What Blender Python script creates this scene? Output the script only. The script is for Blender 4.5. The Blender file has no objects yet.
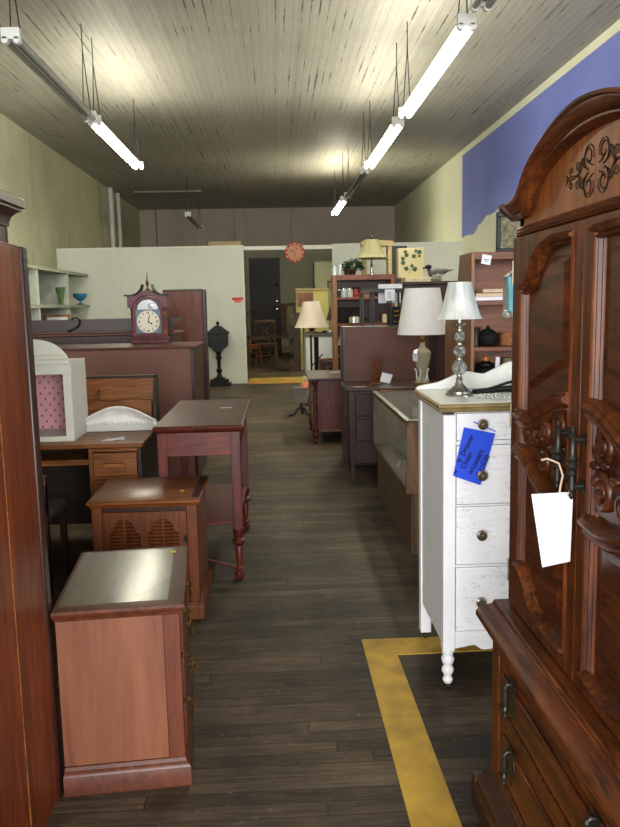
import bpy, math, random
from mathutils import Vector, Matrix
random.seed(7)
C = bpy.context.scene.collection
PI = math.pi
def R(d): return math.radians(d)
# ------------------------------------------------------------------ colours / materials
def lin(c):
    o = []
    for v in c:
        v /= 255.0
        o.append(v / 12.92 if v <= .04045 else ((v + .055) / 1.055) ** 2.4)
    return (*o, 1.0)
MATS = {}
def newmat(name):
    m = bpy.data.materials.new(name); m.use_nodes = True
    nt = m.node_tree; b = nt.nodes['Principled BSDF']
    MATS[name] = m
    return m, nt, b
def sock(nt, a, b): nt.links.new(a, b)
def coords(nt, scale=(1, 1, 1), rot=(0, 0, 0)):
    tc = nt.nodes.new('ShaderNodeTexCoord'); mp = nt.nodes.new('ShaderNodeMapping')
    mp.inputs['Scale'].default_value = scale; mp.inputs['Rotation'].default_value = rot
    sock(nt, tc.outputs['Object'], mp.inputs['Vector']); return mp.outputs['Vector']
def noise(nt, vec, scale, detail=4, rough=.6, dist=0):
    n = nt.nodes.new('ShaderNodeTexNoise'); n.inputs['Scale'].default_value = scale
    n.inputs['Detail'].default_value = detail; n.inputs['Roughness'].default_value = rough
    n.inputs['Distortion'].default_value = dist
    if vec is not None: sock(nt, vec, n.inputs['Vector'])
    return n.outputs['Fac']
def ramp(nt, fac, stops):
    r = nt.nodes.new('ShaderNodeValToRGB'); e = r.color_ramp.elements
    e[0].position = stops[0][0]; e[0].color = stops[0][1]
    e[1].position = stops[-1][0]; e[1].color = stops[-1][1]
    for p, c in stops[1:-1]:
        x = e.new(p); x.color = c
    sock(nt, fac, r.inputs['Fac']); return r.outputs['Color']
def mix(nt, fac, a, b, mode='MIX'):
    m = nt.nodes.new('ShaderNodeMix'); m.data_type = 'RGBA'; m.blend_type = mode
    for i, v in ((0, fac), (6, a), (7, b)):
        if isinstance(v, (int, float, tuple)): m.inputs[i].default_value = v
        else: sock(nt, v, m.inputs[i])
    return m.outputs[2]
def math_(nt, op, a, b=0.0, c=None):
    m = nt.nodes.new('ShaderNodeMath'); m.operation = op
    for i, v in enumerate((a, b) + ((c,) if c is not None else ())):
        if isinstance(v, (int, float)): m.inputs[i].default_value = v
        else: sock(nt, v, m.inputs[i])
    return m.outputs[0]
def bump(nt, b, h, strength=.3, dist=.01):
    n = nt.nodes.new('ShaderNodeBump'); n.inputs['Strength'].default_value = strength
    n.inputs['Distance'].default_value = dist
    sock(nt, h, n.inputs['Height']); sock(nt, n.outputs['Normal'], b.inputs['Normal'])
def plain(name, col, rough=.5, metal=0, coat=0, var=.12, vs=14, spec=.5):
    m, nt, b = newmat(name); c = lin(col)
    v = noise(nt, coords(nt), vs, 3)
    lo = tuple(x * (1 - var) for x in c[:3]) + (1,); hi = tuple(min(1, x * (1 + var)) for x in c[:3]) + (1,)
    sock(nt, ramp(nt, v, [(.3, lo), (.7, hi)]), b.inputs['Base Color'])
    b.inputs['Roughness'].default_value = rough; b.inputs['Metallic'].default_value = metal
    b.inputs['Coat Weight'].default_value = coat; b.inputs['Specular IOR Level'].default_value = spec
    return m
def deep(c, k=.84, sat=1.12):
    m = sum(c) / 3; h = (1.0, 1.0, .86)
    return tuple(max(2, min(255, (m + (v - m) * sat) * k * q)) for v, q in zip(c, h))
def wood(name, dark, light, axis='z', rough=.38, coat=.25, sc=9, spec=.4, fig=1.0):
    dark, light = deep(dark), deep(light)
    m, nt, b = newmat(name)
    s = {'x': (.09, 1, 1), 'y': (1, .09, 1), 'z': (1, 1, .09)}[axis]
    v = coords(nt, s)
    n1 = noise(nt, v, sc * 2.2, 5, .66, 1.8 * fig)
    n2 = noise(nt, v, sc * 22, 3, .6)
    f = math_(nt, 'ADD', math_(nt, 'MULTIPLY', n1, .68), math_(nt, 'MULTIPLY', n2, .32))
    col = ramp(nt, f, [(.34, lin([x * .62 for x in dark])), (.42, lin(dark)), (.52, lin([(a + b_) / 2 for a, b_ in zip(dark, light)])), (.63, lin(light))])
    sock(nt, col, b.inputs['Base Color'])
    b.inputs['Roughness'].default_value = rough; b.inputs['Coat Weight'].default_value = coat
    b.inputs['Coat Roughness'].default_value = .25; b.inputs['Specular IOR Level'].default_value = spec
    bump(nt, b, n2, .12, .002)
    return m
def emis(name, col, strength):
    m, nt, b = newmat(name); b.inputs['Base Color'].default_value = lin(col)
    n = noise(nt, coords(nt), 3, 1)
    sock(nt, ramp(nt, n, [(.2, lin([x * .985 for x in col])), (.8, lin(col))]), b.inputs['Emission Color'])
    b.inputs['Emission Strength'].default_value = strength
    return m
def glassy(name, col=(235, 245, 240), alpha=.25, rough=.05, ns=6, lo=.93):
    m, nt, b = newmat(name)
    n = noise(nt, coords(nt), ns, 3)
    sock(nt, ramp(nt, n, [(.42 if ns > 20 else .3, lin([x * lo for x in col])), (.7, lin(col))]), b.inputs['Base Color'])
    b.inputs['Roughness'].default_value = rough; b.inputs['Alpha'].default_value = alpha
    b.inputs['Specular IOR Level'].default_value = .8
    return m

# woods
wood('armoire_wood', (68, 34, 17), (136, 74, 40), 'z', .42, .06, 10, .3)
wood('armoire_wood_y', (70, 36, 18), (140, 76, 40), 'y', .42, .08, 10, .3)
wood('armoire_panel', (62, 30, 16), (118, 60, 32), 'y', .36, .2, 6, fig=1.6)
wood('armoire_tympanum', (118, 62, 30), (176, 104, 54), 'z', .45, .15, 5, fig=1.5)
wood('armoire_dark', (48, 24, 16), (84, 44, 28), 'y', .4, .2, 9)
wood('cedar', (92, 38, 18), (156, 76, 38), 'z', .42, .08, 4)
wood('cedar_edge', (40, 18, 14), (72, 32, 22), 'z', .4, .3, 7)
wood('cherry_side', (124, 74, 58), (152, 98, 78), 'z', .5, .1, 1.6, fig=1.6)
wood('cherry_trim', (82, 40, 26), (112, 58, 40), 'y', .42, .15, 6)
wood('cherry_trim_z', (92, 46, 30), (122, 64, 44), 'z', .42, .15, 6)
wood('louver_wood', (104, 54, 30), (146, 84, 50), 'z', .48, .12, 6)
wood('louver_top', (116, 62, 28), (160, 96, 48), 'x', .4, .2, 6)
wood('oak', (122, 72, 34), (182, 118, 62), 'x', .48, .12, 7)
wood('oak_z', (112, 66, 32), (166, 106, 56), 'z', .48, .12, 7)
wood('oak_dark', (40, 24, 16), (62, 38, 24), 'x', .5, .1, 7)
wood('mahogany', (84, 28, 17), (138, 52, 33), 'x', .42, .15, 8)
wood('mahogany_z', (78, 27, 17), (130, 50, 32), 'z', .42, .15, 8)
wood('mahogany_top', (76, 28, 18), (108, 44, 30), 'y', .42, .1, 8)
wood('dark_wood', (48, 24, 18), (74, 38, 28), 'z', .45, .2, 7)
wood('dark_wood_x', (44, 22, 16), (72, 36, 26), 'x', .4, .3, 7)
wood('maroon_wood', (52, 22, 20), (74, 32, 28), 'z', .5, .1, 7)
plain('hardboard', (118, 76, 62), .62, var=.07, vs=3)
plain('hardboard_dark', (88, 52, 38), .62, var=.10, vs=3)
wood('panel_red', (98, 48, 28), (142, 76, 44), 'z', .5, .1, 4, fig=2)
wood('bookcase_wood', (106, 56, 34), (148, 86, 54), 'x', .5, .1, 6)
wood('bookcase_z', (134, 88, 58), (166, 114, 78), 'z', .5, .1, 6)
wood('chair_wood', (96, 72, 56), (128, 98, 76), 'z', .5, .1, 7)
wood('rack_wood', (74, 56, 42), (100, 78, 60), 'z', .6, .05, 6)
wood('clock_wood', (92, 26, 44), (128, 48, 62), 'z', .35, .3, 8)
wood('pine', (176, 154, 120), (212, 192, 156), 'x', .55, .05, 6)
wood('grey_wood', (112, 82, 72), (156, 126, 112), 'z', .7, 0, 6)
wood('case_base', (88, 66, 50), (122, 96, 74), 'z', .7, 0, 8)
plain('shelf_green', (178, 182, 170), .65, var=.12, vs=8)
plain('green_edge', (150, 154, 134), .65, var=.12, vs=6)
plain('shelf_back', (150, 150, 134), .8)
# simple ones
plain('white_plastic', (226, 228, 222), .5, var=.04)
plain('cream_paint', (222, 222, 206), .5, var=.04)
plain('cream_side', (206, 206, 198), .55, var=.04)
plain('brass', (140, 110, 58), .38, 1)
plain('gilt_edge', (150, 130, 88), .45, .3, var=.3)
plain('iron', (46, 44, 42), .45, .7)
plain('pewter', (60, 56, 52), .42, .7)
plain('chrome', (205, 205, 202), .22, 1)
plain('nickel', (190, 186, 178), .25, 1)
plain('antique_knob', (128, 116, 98), .35, .8, var=.3, vs=60)
plain('black_satin', (14, 14, 15), .45, spec=.35)
plain('black_matte', (18, 18, 19), .75, spec=.25)
plain('paper', (218, 218, 224), .8, var=.02)
plain('ink', (90, 92, 104), .8)
plain('blue_paper', (30, 74, 216), .75, var=.04)
plain('dark_ink', (22, 18, 66), .7)
plain('yellow_tag', (236, 206, 60), .7)
plain('red_tag', (218, 50, 66), .7)
plain('orange_tag', (240, 110, 74), .7)
plain('shade_white', (250, 246, 242), .85, var=.03)
plain('shade_cream', (200, 186, 168), .85, var=.04)
plain('shade_olive', (136, 130, 94), .85, var=.06)
plain('shade_dark', (80, 48, 40), .8)
plain('door_dark', (26, 18, 18), .5)
plain('grey_metal', (120, 118, 114), .5, .5)
plain('fixture_white', (220, 220, 214), .4, var=.03)
plain('tube_off', (150, 150, 146), .25, var=.05)
plain('cord_grey', (116, 110, 100), .8)
plain('pink_cloth', (216, 150, 158), .9)
plain('ceramic_white', (238, 236, 228), .35, coat=.2)
plain('red_lacquer', (140, 40, 40), .3)
plain('plant_green', (46, 72, 44), .7, var=.4)
plain('duck_body', (86, 82, 74), .6, var=.35, vs=30)
plain('duck_belly', (216, 212, 200), .6)
plain('duck_rock', (104, 116, 88), .8, var=.4, vs=40)
plain('leaf_paint', (60, 84, 52), .8)
plain('cream_box', (206, 192, 156), .7)
plain('yellow_box', (206, 192, 140), .6, var=.05)
plain('pale_yellow', (196, 186, 118), .7, var=.06)
plain('locker_cream', (150, 150, 122), .6, var=.05)
plain('blue_glass', (40, 120, 160), .15, var=.2)
plain('green_glass', (90, 110, 70), .15, var=.2)
plain('pale_glass', (186, 194, 188), .12, var=.25, vs=40)
plain('stone_grey', (112, 108, 96), .8)
plain('mottled', (110, 104, 80), .8, var=.6, vs=40)
plain('wicker', (150, 96, 60), .8, var=.4, vs=60)
plain('book_tan', (200, 176, 150), .8)
plain('orange_knob', (232, 130, 60), .5)
plain('skin_doll', (222, 190, 150), .7)
plain('orange_cloth', (224, 120, 80), .8)
plain('teal_glass', (110, 190, 214), .15, var=.25, vs=20)
plain('lead_glass', (120, 140, 138), .25, var=.3, vs=30)
plain('silver_face', (196, 200, 204), .3, .6)
plain('dial', (236, 228, 206), .35, .15, var=.03)
plain('blue_grey', (112, 134, 150), .4)
plain('clock_rim', (180, 78, 44), .6, var=.45, vs=50)
plain('clock_face', (196, 140, 110), .7, var=.1)
plain('paint_yellow', (186, 148, 52), .7, var=.3, vs=7)
plain('cloth_dark', (60, 56, 46), .9, var=.3)
plain('upholstery', (62, 60, 58), .9)
plain('label_line', (150, 150, 160), .8)
glassy('clear_glass', (228, 236, 226), .22, .04)
glassy('lamp_glass', (206, 198, 170), .62, .08)
glassy('crackle_glass', (222, 226, 226), .5, .06, 70, .45)
emis('tube_on', (255, 251, 230), 33)
emis('tube_bright', (255, 248, 218), 50)

def silver_shade():
    m, nt, b = newmat('silver_shade')
    n = noise(nt, coords(nt, (1, 1, .15)), 16, 3)
    sock(nt, ramp(nt, n, [(.35, lin((190, 198, 194))), (.6, lin((246, 247, 244)))]), b.inputs['Base Color'])
    b.inputs['Metallic'].default_value = .3; b.inputs['Roughness'].default_value = .36
silver_shade()
def crackle():
    m, nt, b = newmat('crackle_paint')
    v = coords(nt, (6, 6, 30))
    vo = nt.nodes.new('ShaderNodeTexVoronoi'); vo.feature = 'DISTANCE_TO_EDGE'; vo.inputs['Scale'].default_value = 1.6
    nz = nt.nodes.new('ShaderNodeTexNoise'); nz.inputs['Scale'].default_value = 4
    sock(nt, v, nz.inputs['Vector'])
    vv = nt.nodes.new('ShaderNodeVectorMath'); vv.operation = 'ADD'
    sock(nt, v, vv.inputs[0]); sock(nt, nz.outputs['Color'], vv.inputs[1]); sock(nt, vv.outputs[0], vo.inputs['Vector'])
    n2 = noise(nt, coords(nt), 9, 3)
    cr = ramp(nt, vo.outputs['Distance'], [(0.0, lin((150, 148, 146))), (.022, lin((236, 236, 240)))])
    msk = ramp(nt, n2, [(.42, (0, 0, 0, 1)), (.52, (1, 1, 1, 1))])
    sock(nt, mix(nt, msk, lin((236, 236, 240)), cr), b.inputs['Base Color'])
    b.inputs['Roughness'].default_value = .42
crackle()
plain('white_paint', (232, 232, 234), .42, var=.04)
def pinkpaper():
    m, nt, b = newmat('pink_wallpaper')
    v = coords(nt)
    sp = nt.nodes.new('ShaderNodeSeparateXYZ'); sock(nt, v, sp.inputs[0])
    # diamond lattice of little dots
    def cell(o, per, off): return math_(nt, 'SUBTRACT', math_(nt, 'FRACT', math_(nt, 'ADD', math_(nt, 'MULTIPLY', o, 1 / per), off)), .5)
    def dots(off):
        a = cell(sp.outputs['X'], .05, off); c = cell(sp.outputs['Z'], .06, off)
        return math_(nt, 'ADD', math_(nt, 'MULTIPLY', a, a), math_(nt, 'MULTIPLY', c, c))
    d = math_(nt, 'MINIMUM', dots(0), dots(.5))
    sock(nt, ramp(nt, d, [(.006, lin((150, 84, 104))), (.02, lin((228, 168, 174)))]), b.inputs['Base Color'])
    b.inputs['Roughness'].default_value = .8
pinkpaper()
def tabletop_worn():
    m, nt, b = newmat('worn_inlay')
    v = coords(nt, (1, .12, 1))
    n1 = noise(nt, v, 22, 5, .6, .6)
    base = ramp(nt, n1, [(.3, lin((46, 37, 16))), (.7, lin((86, 73, 40)))])
    # one dark curling scratch
    v2 = coords(nt); sp = nt.nodes.new('ShaderNodeSeparateXYZ'); sock(nt, v2, sp.inputs[0])
    x = math_(nt, 'SUBTRACT', sp.outputs['X'], .10); y = math_(nt, 'SUBTRACT', sp.outputs['Y'], -.13)
    wv = math_(nt, 'MULTIPLY', math_(nt, 'SINE', math_(nt, 'MULTIPLY', x, 60)), .012)
    dy = math_(nt, 'ABSOLUTE', math_(nt, 'SUBTRACT', math_(nt, 'SUBTRACT', y, math_(nt, 'MULTIPLY', x, 1.1)), wv))
    dx = math_(nt, 'ABSOLUTE', x)
    nn = noise(nt, v2, 40, 3)
    ln = math_(nt, 'LESS_THAN', math_(nt, 'ADD', dy, math_(nt, 'MULTIPLY', nn, .01)), .014)
    inr = math_(nt, 'LESS_THAN', dx, .055)
    sock(nt, mix(nt, math_(nt, 'MULTIPLY', ln, inr), base, lin((44, 26, 14))), b.inputs['Base Color'])
    b.inputs['Roughness'].default_value = .4; b.inputs['Specular IOR Level'].default_value = .3; b.inputs['Coat Weight'].default_value = .35
    b.inputs['Coat Roughness'].default_value = .16
tabletop_worn()
def floor_mat():
    m, nt, b = newmat('old_floorboards')
    v = coords(nt); sp = nt.nodes.new('ShaderNodeSeparateXYZ'); sock(nt, v, sp.inputs[0])
    row = math_(nt, 'MULTIPLY', sp.outputs['Y'], 1 / .062)
    fr = math_(nt, 'FRACT', row); idx = math_(nt, 'FLOOR', row)
    wn = nt.nodes.new('ShaderNodeTexWhiteNoise'); wn.noise_dimensions = '1D'; sock(nt, idx, wn.inputs['W'])
    rnd = wn.outputs['Value']
    xs = math_(nt, 'ADD', math_(nt, 'MULTIPLY', sp.outputs['X'], .55), math_(nt, 'MULTIPLY', rnd, 17))
    cell = math_(nt, 'FLOOR', xs); fx = math_(nt, 'FRACT', xs)
    wn2 = nt.nodes.new('ShaderNodeTexWhiteNoise'); wn2.noise_dimensions = '2D'
    cb = nt.nodes.new('ShaderNodeCombineXYZ'); sock(nt, cell, cb.inputs[0]); sock(nt, idx, cb.inputs[1])
    sock(nt, cb.outputs[0], wn2.inputs['Vector'])
    g = noise(nt, coords(nt, (1, 12, 1)), 5, 8, .78, .6)
    g2 = noise(nt, v, 1.3, 5, .65)
    t = math_(nt, 'ADD', math_(nt, 'MULTIPLY', g, .5), math_(nt, 'ADD', math_(nt, 'MULTIPLY', wn2.outputs['Value'], .10), math_(nt, 'MULTIPLY', g2, .6)))
    col = ramp(nt, t, [(.40, lin((19, 14, 8))), (.52, lin((45, 35, 24))), (.62, lin((74, 61, 45))), (.78, lin((116, 99, 79)))])
    e = math_(nt, 'MINIMUM', fr, math_(nt, 'SUBTRACT', 1.0, fr))
    seam = math_(nt, 'MAXIMUM', math_(nt, 'LESS_THAN', e, .045), math_(nt, 'LESS_THAN', fx, .004))
    col2 = mix(nt, math_(nt, 'MULTIPLY', seam, .6), col, lin((34, 26, 20)))
    # worn pale scuffs and scratches
    sc = noise(nt, v, 26, 6, .75); scm = ramp(nt, sc, [(.60, (0, 0, 0, 1)), (.70, (1, 1, 1, 1))])
    sock(nt, mix(nt, math_(nt, 'MULTIPLY', scm, .45), col2, lin((150, 136, 116))), b.inputs['Base Color'])
    r = nt.nodes.new('ShaderNodeMapRange'); sock(nt, g2, r.inputs[0]); r.inputs[3].default_value = .5; r.inputs[4].default_value = .78; b.inputs['Specular IOR Level'].default_value = .35
    sock(nt, r.outputs[0], b.inputs['Roughness'])
    bump(nt, b, math_(nt, 'SUBTRACT', g, math_(nt, 'MULTIPLY', seam, .8)), .35, .006)
floor_mat()
def ceiling_mat():
    m, nt, b = newmat('beadboard_ceiling')
    v = coords(nt); sp = nt.nodes.new('ShaderNodeSeparateXYZ'); sock(nt, v, sp.inputs[0])
    row = math_(nt, 'MULTIPLY', sp.outputs['X'], 1 / .085)
    fr = math_(nt, 'FRACT', row)
    e = math_(nt, 'MINIMUM', fr, math_(nt, 'SUBTRACT', 1.0, fr))
    wn = nt.nodes.new('ShaderNodeTexWhiteNoise'); wn.noise_dimensions = '1D'; sock(nt, math_(nt, 'FLOOR', math_(nt, 'ADD', row, .5)), wn.inputs['W'])
    cb = nt.nodes.new('ShaderNodeCombineXYZ')
    sock(nt, math_(nt, 'MULTIPLY', wn.outputs['Value'], 90), cb.inputs[0]); sock(nt, math_(nt, 'MULTIPLY', sp.outputs['Y'], .42), cb.inputs[1])
    sn = noise(nt, cb.outputs[0], 1.5, 6, .72)
    cl = noise(nt, v, .42, 3, .6)
    fine = noise(nt, coords(nt, (9, 1.2, 1)), 3, 4, .7)
    t = math_(nt, 'ADD', math_(nt, 'MULTIPLY', sn, .62), math_(nt, 'ADD', math_(nt, 'MULTIPLY', cl, .30), math_(nt, 'MULTIPLY', fine, .16)))
    width = math_(nt, 'MULTIPLY', math_(nt, 'MAXIMUM', math_(nt, 'SUBTRACT', t, .565), 0.0), 1.7)
    dark = math_(nt, 'LESS_THAN', e, width)
    hair = math_(nt, 'LESS_THAN', e, .045)
    shade_row = math_(nt, 'MULTIPLY', wn.outputs['Value'], .12)
    big = noise(nt, v, .55, 4, .6)
    base = ramp(nt, math_(nt, 'ADD', math_(nt, 'MULTIPLY', big, .5), math_(nt, 'ADD', math_(nt, 'MULTIPLY', fine, .38), shade_row)),
                [(.3, lin((138, 134, 124))), (.7, lin((172, 169, 158)))])
    c1 = mix(nt, math_(nt, 'MULTIPLY', hair, .38), base, lin((104, 98, 88)))
    c2 = mix(nt, math_(nt, 'MULTIPLY', dark, .85), c1, lin((56, 49, 42)))
    spk = noise(nt, v, 22, 4, .8); sm = ramp(nt, spk, [(.68, (0, 0, 0, 1)), (.71, (1, 1, 1, 1))])
    sock(nt, mix(nt, math_(nt, 'MULTIPLY', sm, .45), c2, lin((90, 84, 74))), b.inputs['Base Color'])
    b.inputs['Roughness'].default_value = .6
    bump(nt, b, math_(nt, 'MULTIPLY', e, 1.0), .3, .01)
ceiling_mat()
def plaster(name, lo, hi, sc=.8, stain=None, rough=.8):
    m, nt, b = newmat(name); v = coords(nt)
    a = noise(nt, v, sc, 5, .6); f = noise(nt, v, 12, 4, .7)
    t = math_(nt, 'ADD', math_(nt, 'MULTIPLY', a, .75), math_(nt, 'MULTIPLY', f, .25))
    col = ramp(nt, t, [(.34, lin(lo)), (.66, lin(hi))])
    if stain:
        s = noise(nt, coords(nt, (1, 1, .12)), 2.4, 4, .6); sm = ramp(nt, s, [(.56, (0, 0, 0, 1)), (.72, (1, 1, 1, 1))])
        col = mix(nt, math_(nt, 'MULTIPLY', sm, .55), col, lin(stain))
    sock(nt, col, b.inputs['Base Color']); b.inputs['Roughness'].default_value = rough
    bump(nt, b, f, .15, .004)
    return m
plaster('left_plaster', (164, 162, 136), (194, 192, 162), .7, (136, 134, 110))
plaster('far_plaster', (166, 154, 140), (190, 176, 160), .6, (146, 134, 122))
plaster('partition_board', (204, 206, 190), (220, 221, 204), .5, rough=.6)
plaster('front_plaster', (150, 146, 130), (176, 170, 150), .7)
plaster('grey_panelling', (160, 158, 136), (180, 178, 154), .6)
def right_wall_mat():
    m, nt, b = newmat('blue_and_cream_plaster')
    v = coords(nt); sp = nt.nodes.new('ShaderNodeSeparateXYZ'); sock(nt, v, sp.inputs[0])
    Yc, Zc = sp.outputs['Y'], sp.outputs['Z']
    n = noise(nt, coords(nt, (1, 1, 1)), 2.2, 3, .6); nf = noise(nt, v, 14, 4, .8)
    rag = math_(nt, 'ADD', math_(nt, 'MULTIPLY', math_(nt, 'SUBTRACT', n, .5), .22), math_(nt, 'MULTIPLY', math_(nt, 'SUBTRACT', nf, .5), .10))
    # the blue coat stops at a ragged lower edge and a masked edge near the ceiling
    st_ = nt.nodes.new('ShaderNodeMapRange'); st_.interpolation_type = 'SMOOTHSTEP'; sock(nt, Yc, st_.inputs[0])
    st_.inputs[1].default_value = 13.0; st_.inputs[2].default_value = 14.2; st_.inputs[3].default_value = 2.82; st_.inputs[4].default_value = 2.60
    edge = st_.outputs[0]
    lowm = math_(nt, 'GREATER_THAN', Zc, math_(nt, 'ADD', edge, rag))
    upm = math_(nt, 'LESS_THAN', Zc, 4.09); ym = math_(nt, 'LESS_THAN', Yc, 14.95)
    msk = math_(nt, 'MULTIPLY', math_(nt, 'MULTIPLY', lowm, upm), ym)
    big = noise(nt, v, .9, 4, .6)
    blue = ramp(nt, big, [(.3, lin((96, 106, 178))), (.7, lin((110, 120, 192)))])
    cream = ramp(nt, big, [(.3, lin((198, 200, 178))), (.7, lin((214, 215, 192)))])
    sock(nt, mix(nt, msk, cream, blue), b.inputs['Base Color']); b.inputs['Roughness'].default_value = .75
    bump(nt, b, nf, .12, .004)
right_wall_mat()

# ------------------------------------------------------------------ mesh builder
class MB:
    def __init__(s): s.v = []; s.f = []
    def add(s, vs, fs):
        o = len(s.v); s.v += [tuple(p) for p in vs]; s.f += [tuple(i + o for i in f) for f in fs]; return s
    def box(s, x0, x1, y0, y1, z0, z1):
        x0, x1 = sorted((x0, x1)); y0, y1 = sorted((y0, y1)); z0, z1 = sorted((z0, z1))
        return s.add([(x0, y0, z0), (x1, y0, z0), (x1, y1, z0), (x0, y1, z0), (x0, y0, z1), (x1, y0, z1), (x1, y1, z1), (x0, y1, z1)],
                     [(0, 3, 2, 1), (4, 5, 6, 7), (0, 1, 5, 4), (1, 2, 6, 5), (2, 3, 7, 6), (3, 0, 4, 7)])
    def prism(s, poly, axis, a, b, poly2=None):
        """poly in the two other axes (x: (y,z), y: (x,z), z: (x,y)); a..b along axis"""
        def P(p, t): return {'x': (t, p[0], p[1]), 'y': (p[0], t, p[1]), 'z': (p[0], p[1], t)}[axis]
        n = len(poly); q = poly2 or poly
        vs = [P(p, a) for p in poly] + [P(p, b) for p in q]
        fs = [tuple(range(n - 1, -1, -1)), tuple(range(n, 2 * n))] + [(i, (i + 1) % n, n + (i + 1) % n, n + i) for i in range(n)]
        return s.add(vs, fs)
    def lathe(s, prof, c=(0, 0, 0), seg=20, axis='z'):
        vs = []; fs = []; n = len(prof)
        for r, h in prof:
            for k in range(seg):
                a = 2 * PI * k / seg; u, w = r * math.cos(a), r * math.sin(a)
                p = {'z': (u, w, h), 'x': (h, u, w), 'y': (w, h, u)}[axis]
                vs.append((c[0] + p[0], c[1] + p[1], c[2] + p[2]))
        for i in range(n - 1):
            for k in range(seg):
                k2 = (k + 1) % seg; fs.append((i * seg + k, i * seg + k2, (i + 1) * seg + k2, (i + 1) * seg + k))
        fs.append(tuple(range(seg - 1, -1, -1))); fs.append(tuple(range((n - 1) * seg, n * seg)))
        return s.add(vs, fs)
    def cyl(s, c, r, h, seg=16, axis='z'): return s.lathe([(r, 0), (r, h)], c, seg, axis)
    def ball(s, c, r, seg=16, rings=9):
        rx, ry, rz = (r, r, r) if isinstance(r, (int, float)) else r
        vs = []; fs = []
        for i in range(rings + 1):
            t = PI * i / rings; rr = max(math.sin(t), .002)
            for k in range(seg):
                a = 2 * PI * k / seg; vs.append((c[0] + rx * rr * math.cos(a), c[1] + ry * rr * math.sin(a), c[2] - rz * math.cos(t)))
        for i in range(rings):
            for k in range(seg):
                k2 = (k + 1) % seg; fs.append((i * seg + k, i * seg + k2, (i + 1) * seg + k2, (i + 1) * seg + k))
        fs.append(tuple(range(seg - 1, -1, -1))); fs.append(tuple(range(rings * seg, (rings + 1) * seg)))
        return s.add(vs, fs)
    def tube(s, pts, r, seg=8, flat=1.0):
        pts = [Vector(p) for p in pts]; n = len(pts); vs = []; fs = []
        rs = r if isinstance(r, (list, tuple)) else [r] * n
        d0 = (pts[1] - pts[0]).normalized(); ref = Vector((0, 0, 1)) if abs(d0.z) < .9 else Vector((1, 0, 0))
        u = d0.cross(ref).normalized()
        for i, p in enumerate(pts):
            d = (pts[min(i + 1, n - 1)] - pts[max(i - 1, 0)]).normalized()
            u = (u - d * u.dot(d))
            u = u.normalized() if u.length > 1e-6 else d.orthogonal().normalized()
            w = d.cross(u)
            for k in range(seg):
                a = 2 * PI * k / seg; vs.append(p + u * (rs[i] * math.cos(a)) + w * (rs[i] * flat * math.sin(a)))
        for i in range(n - 1):
            for k in range(seg):
                k2 = (k + 1) % seg; fs.append((i * seg + k, i * seg + k2, (i + 1) * seg + k2, (i + 1) * seg + k))
        fs.append(tuple(range(seg - 1, -1, -1))); fs.append(tuple(range((n - 1) * seg, n * seg)))
        return s.add(vs, fs)
    def grid(s, rows, closed=False):
        n = len(rows[0]); vs = [p for r in rows for p in r]; fs = []
        for i in range(len(rows) - 1):
            for k in range(n if closed else n - 1):
                k2 = (k + 1) % n; fs.append((i * n + k, i * n + k2, (i + 1) * n + k2, (i + 1) * n + k))
        if closed:
            fs.append(tuple(range(n - 1, -1, -1))); fs.append(tuple(range((len(rows) - 1) * n, len(rows) * n)))
        return s.add(vs, fs)
    def move(s, m, start=0):
        for i in range(start, len(s.v)): s.v[i] = tuple(m @ Vector(s.v[i]))
        return s
def ob(name, mb, mat, parent=None, bev=0, loc=None, rot=None, ang=35, seg=2):
    me = bpy.data.meshes.new(name); me.from_pydata(mb.v, [], mb.f); me.validate(); me.update()
    import bmesh
    bm = bmesh.new(); bm.from_mesh(me); bmesh.ops.recalc_face_normals(bm, faces=bm.faces); bm.to_mesh(me); bm.free()
    for p in me.polygons: p.use_smooth = True
    me.set_sharp_from_angle(angle=R(ang))
    me.materials.append(MATS[mat])
    o = bpy.data.objects.new(name, me); C.objects.link(o)
    if parent: o.parent = parent
    if loc: o.location = loc
    if rot: o.rotation_euler = rot
    if bev:
        b = o.modifiers.new('Bevel', 'BEVEL'); b.width = bev; b.segments = seg; b.limit_method = 'ANGLE'; b.angle_limit = R(40)
        b.use_clamp_overlap = True
    return o
def thing(name, label, cat, loc=(0, 0, 0), rz=0, group=None):
    o = bpy.data.objects.new(name, None); C.objects.link(o); o.location = loc; o.rotation_euler = (0, 0, R(rz))
    o.empty_display_size = .1
    o['label'] = label; o['category'] = cat
    if group: o['group'] = group
    return o
def tag(o, label, cat, group=None):
    o['label'] = label; o['category'] = cat
    if group: o['group'] = group
    return o
def struct(name, mb, mat, bev=0):
    o = ob(name, mb, mat, None, bev); o['kind'] = 'structure'; return o
def dup(root, loc, rz=None, label=None):
    r = root.copy(); C.objects.link(r); r.location = loc
    if rz is not None: r.rotation_euler = (0, 0, R(rz))
    if label: r['label'] = label
    for ch in list(root.children):
        c = ch.copy(); C.objects.link(c); c.parent = r
        for g in list(ch.children):
            d = g.copy(); C.objects.link(d); d.parent = c
    return r
def turned(h, r, pat):  # lathe profile from (relative height, relative radius)
    return [(r * b, h * a) for a, b in pat]
def spiral(c, r0, r1, a0, turns, n=22):
    return [(c[0] + (r0 + (r1 - r0) * t) * math.cos(a0 + turns * 2 * PI * t), c[1] + (r0 + (r1 - r0) * t) * math.sin(a0 + turns * 2 * PI * t)) for t in [i / n for i in range(n + 1)]]
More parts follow.
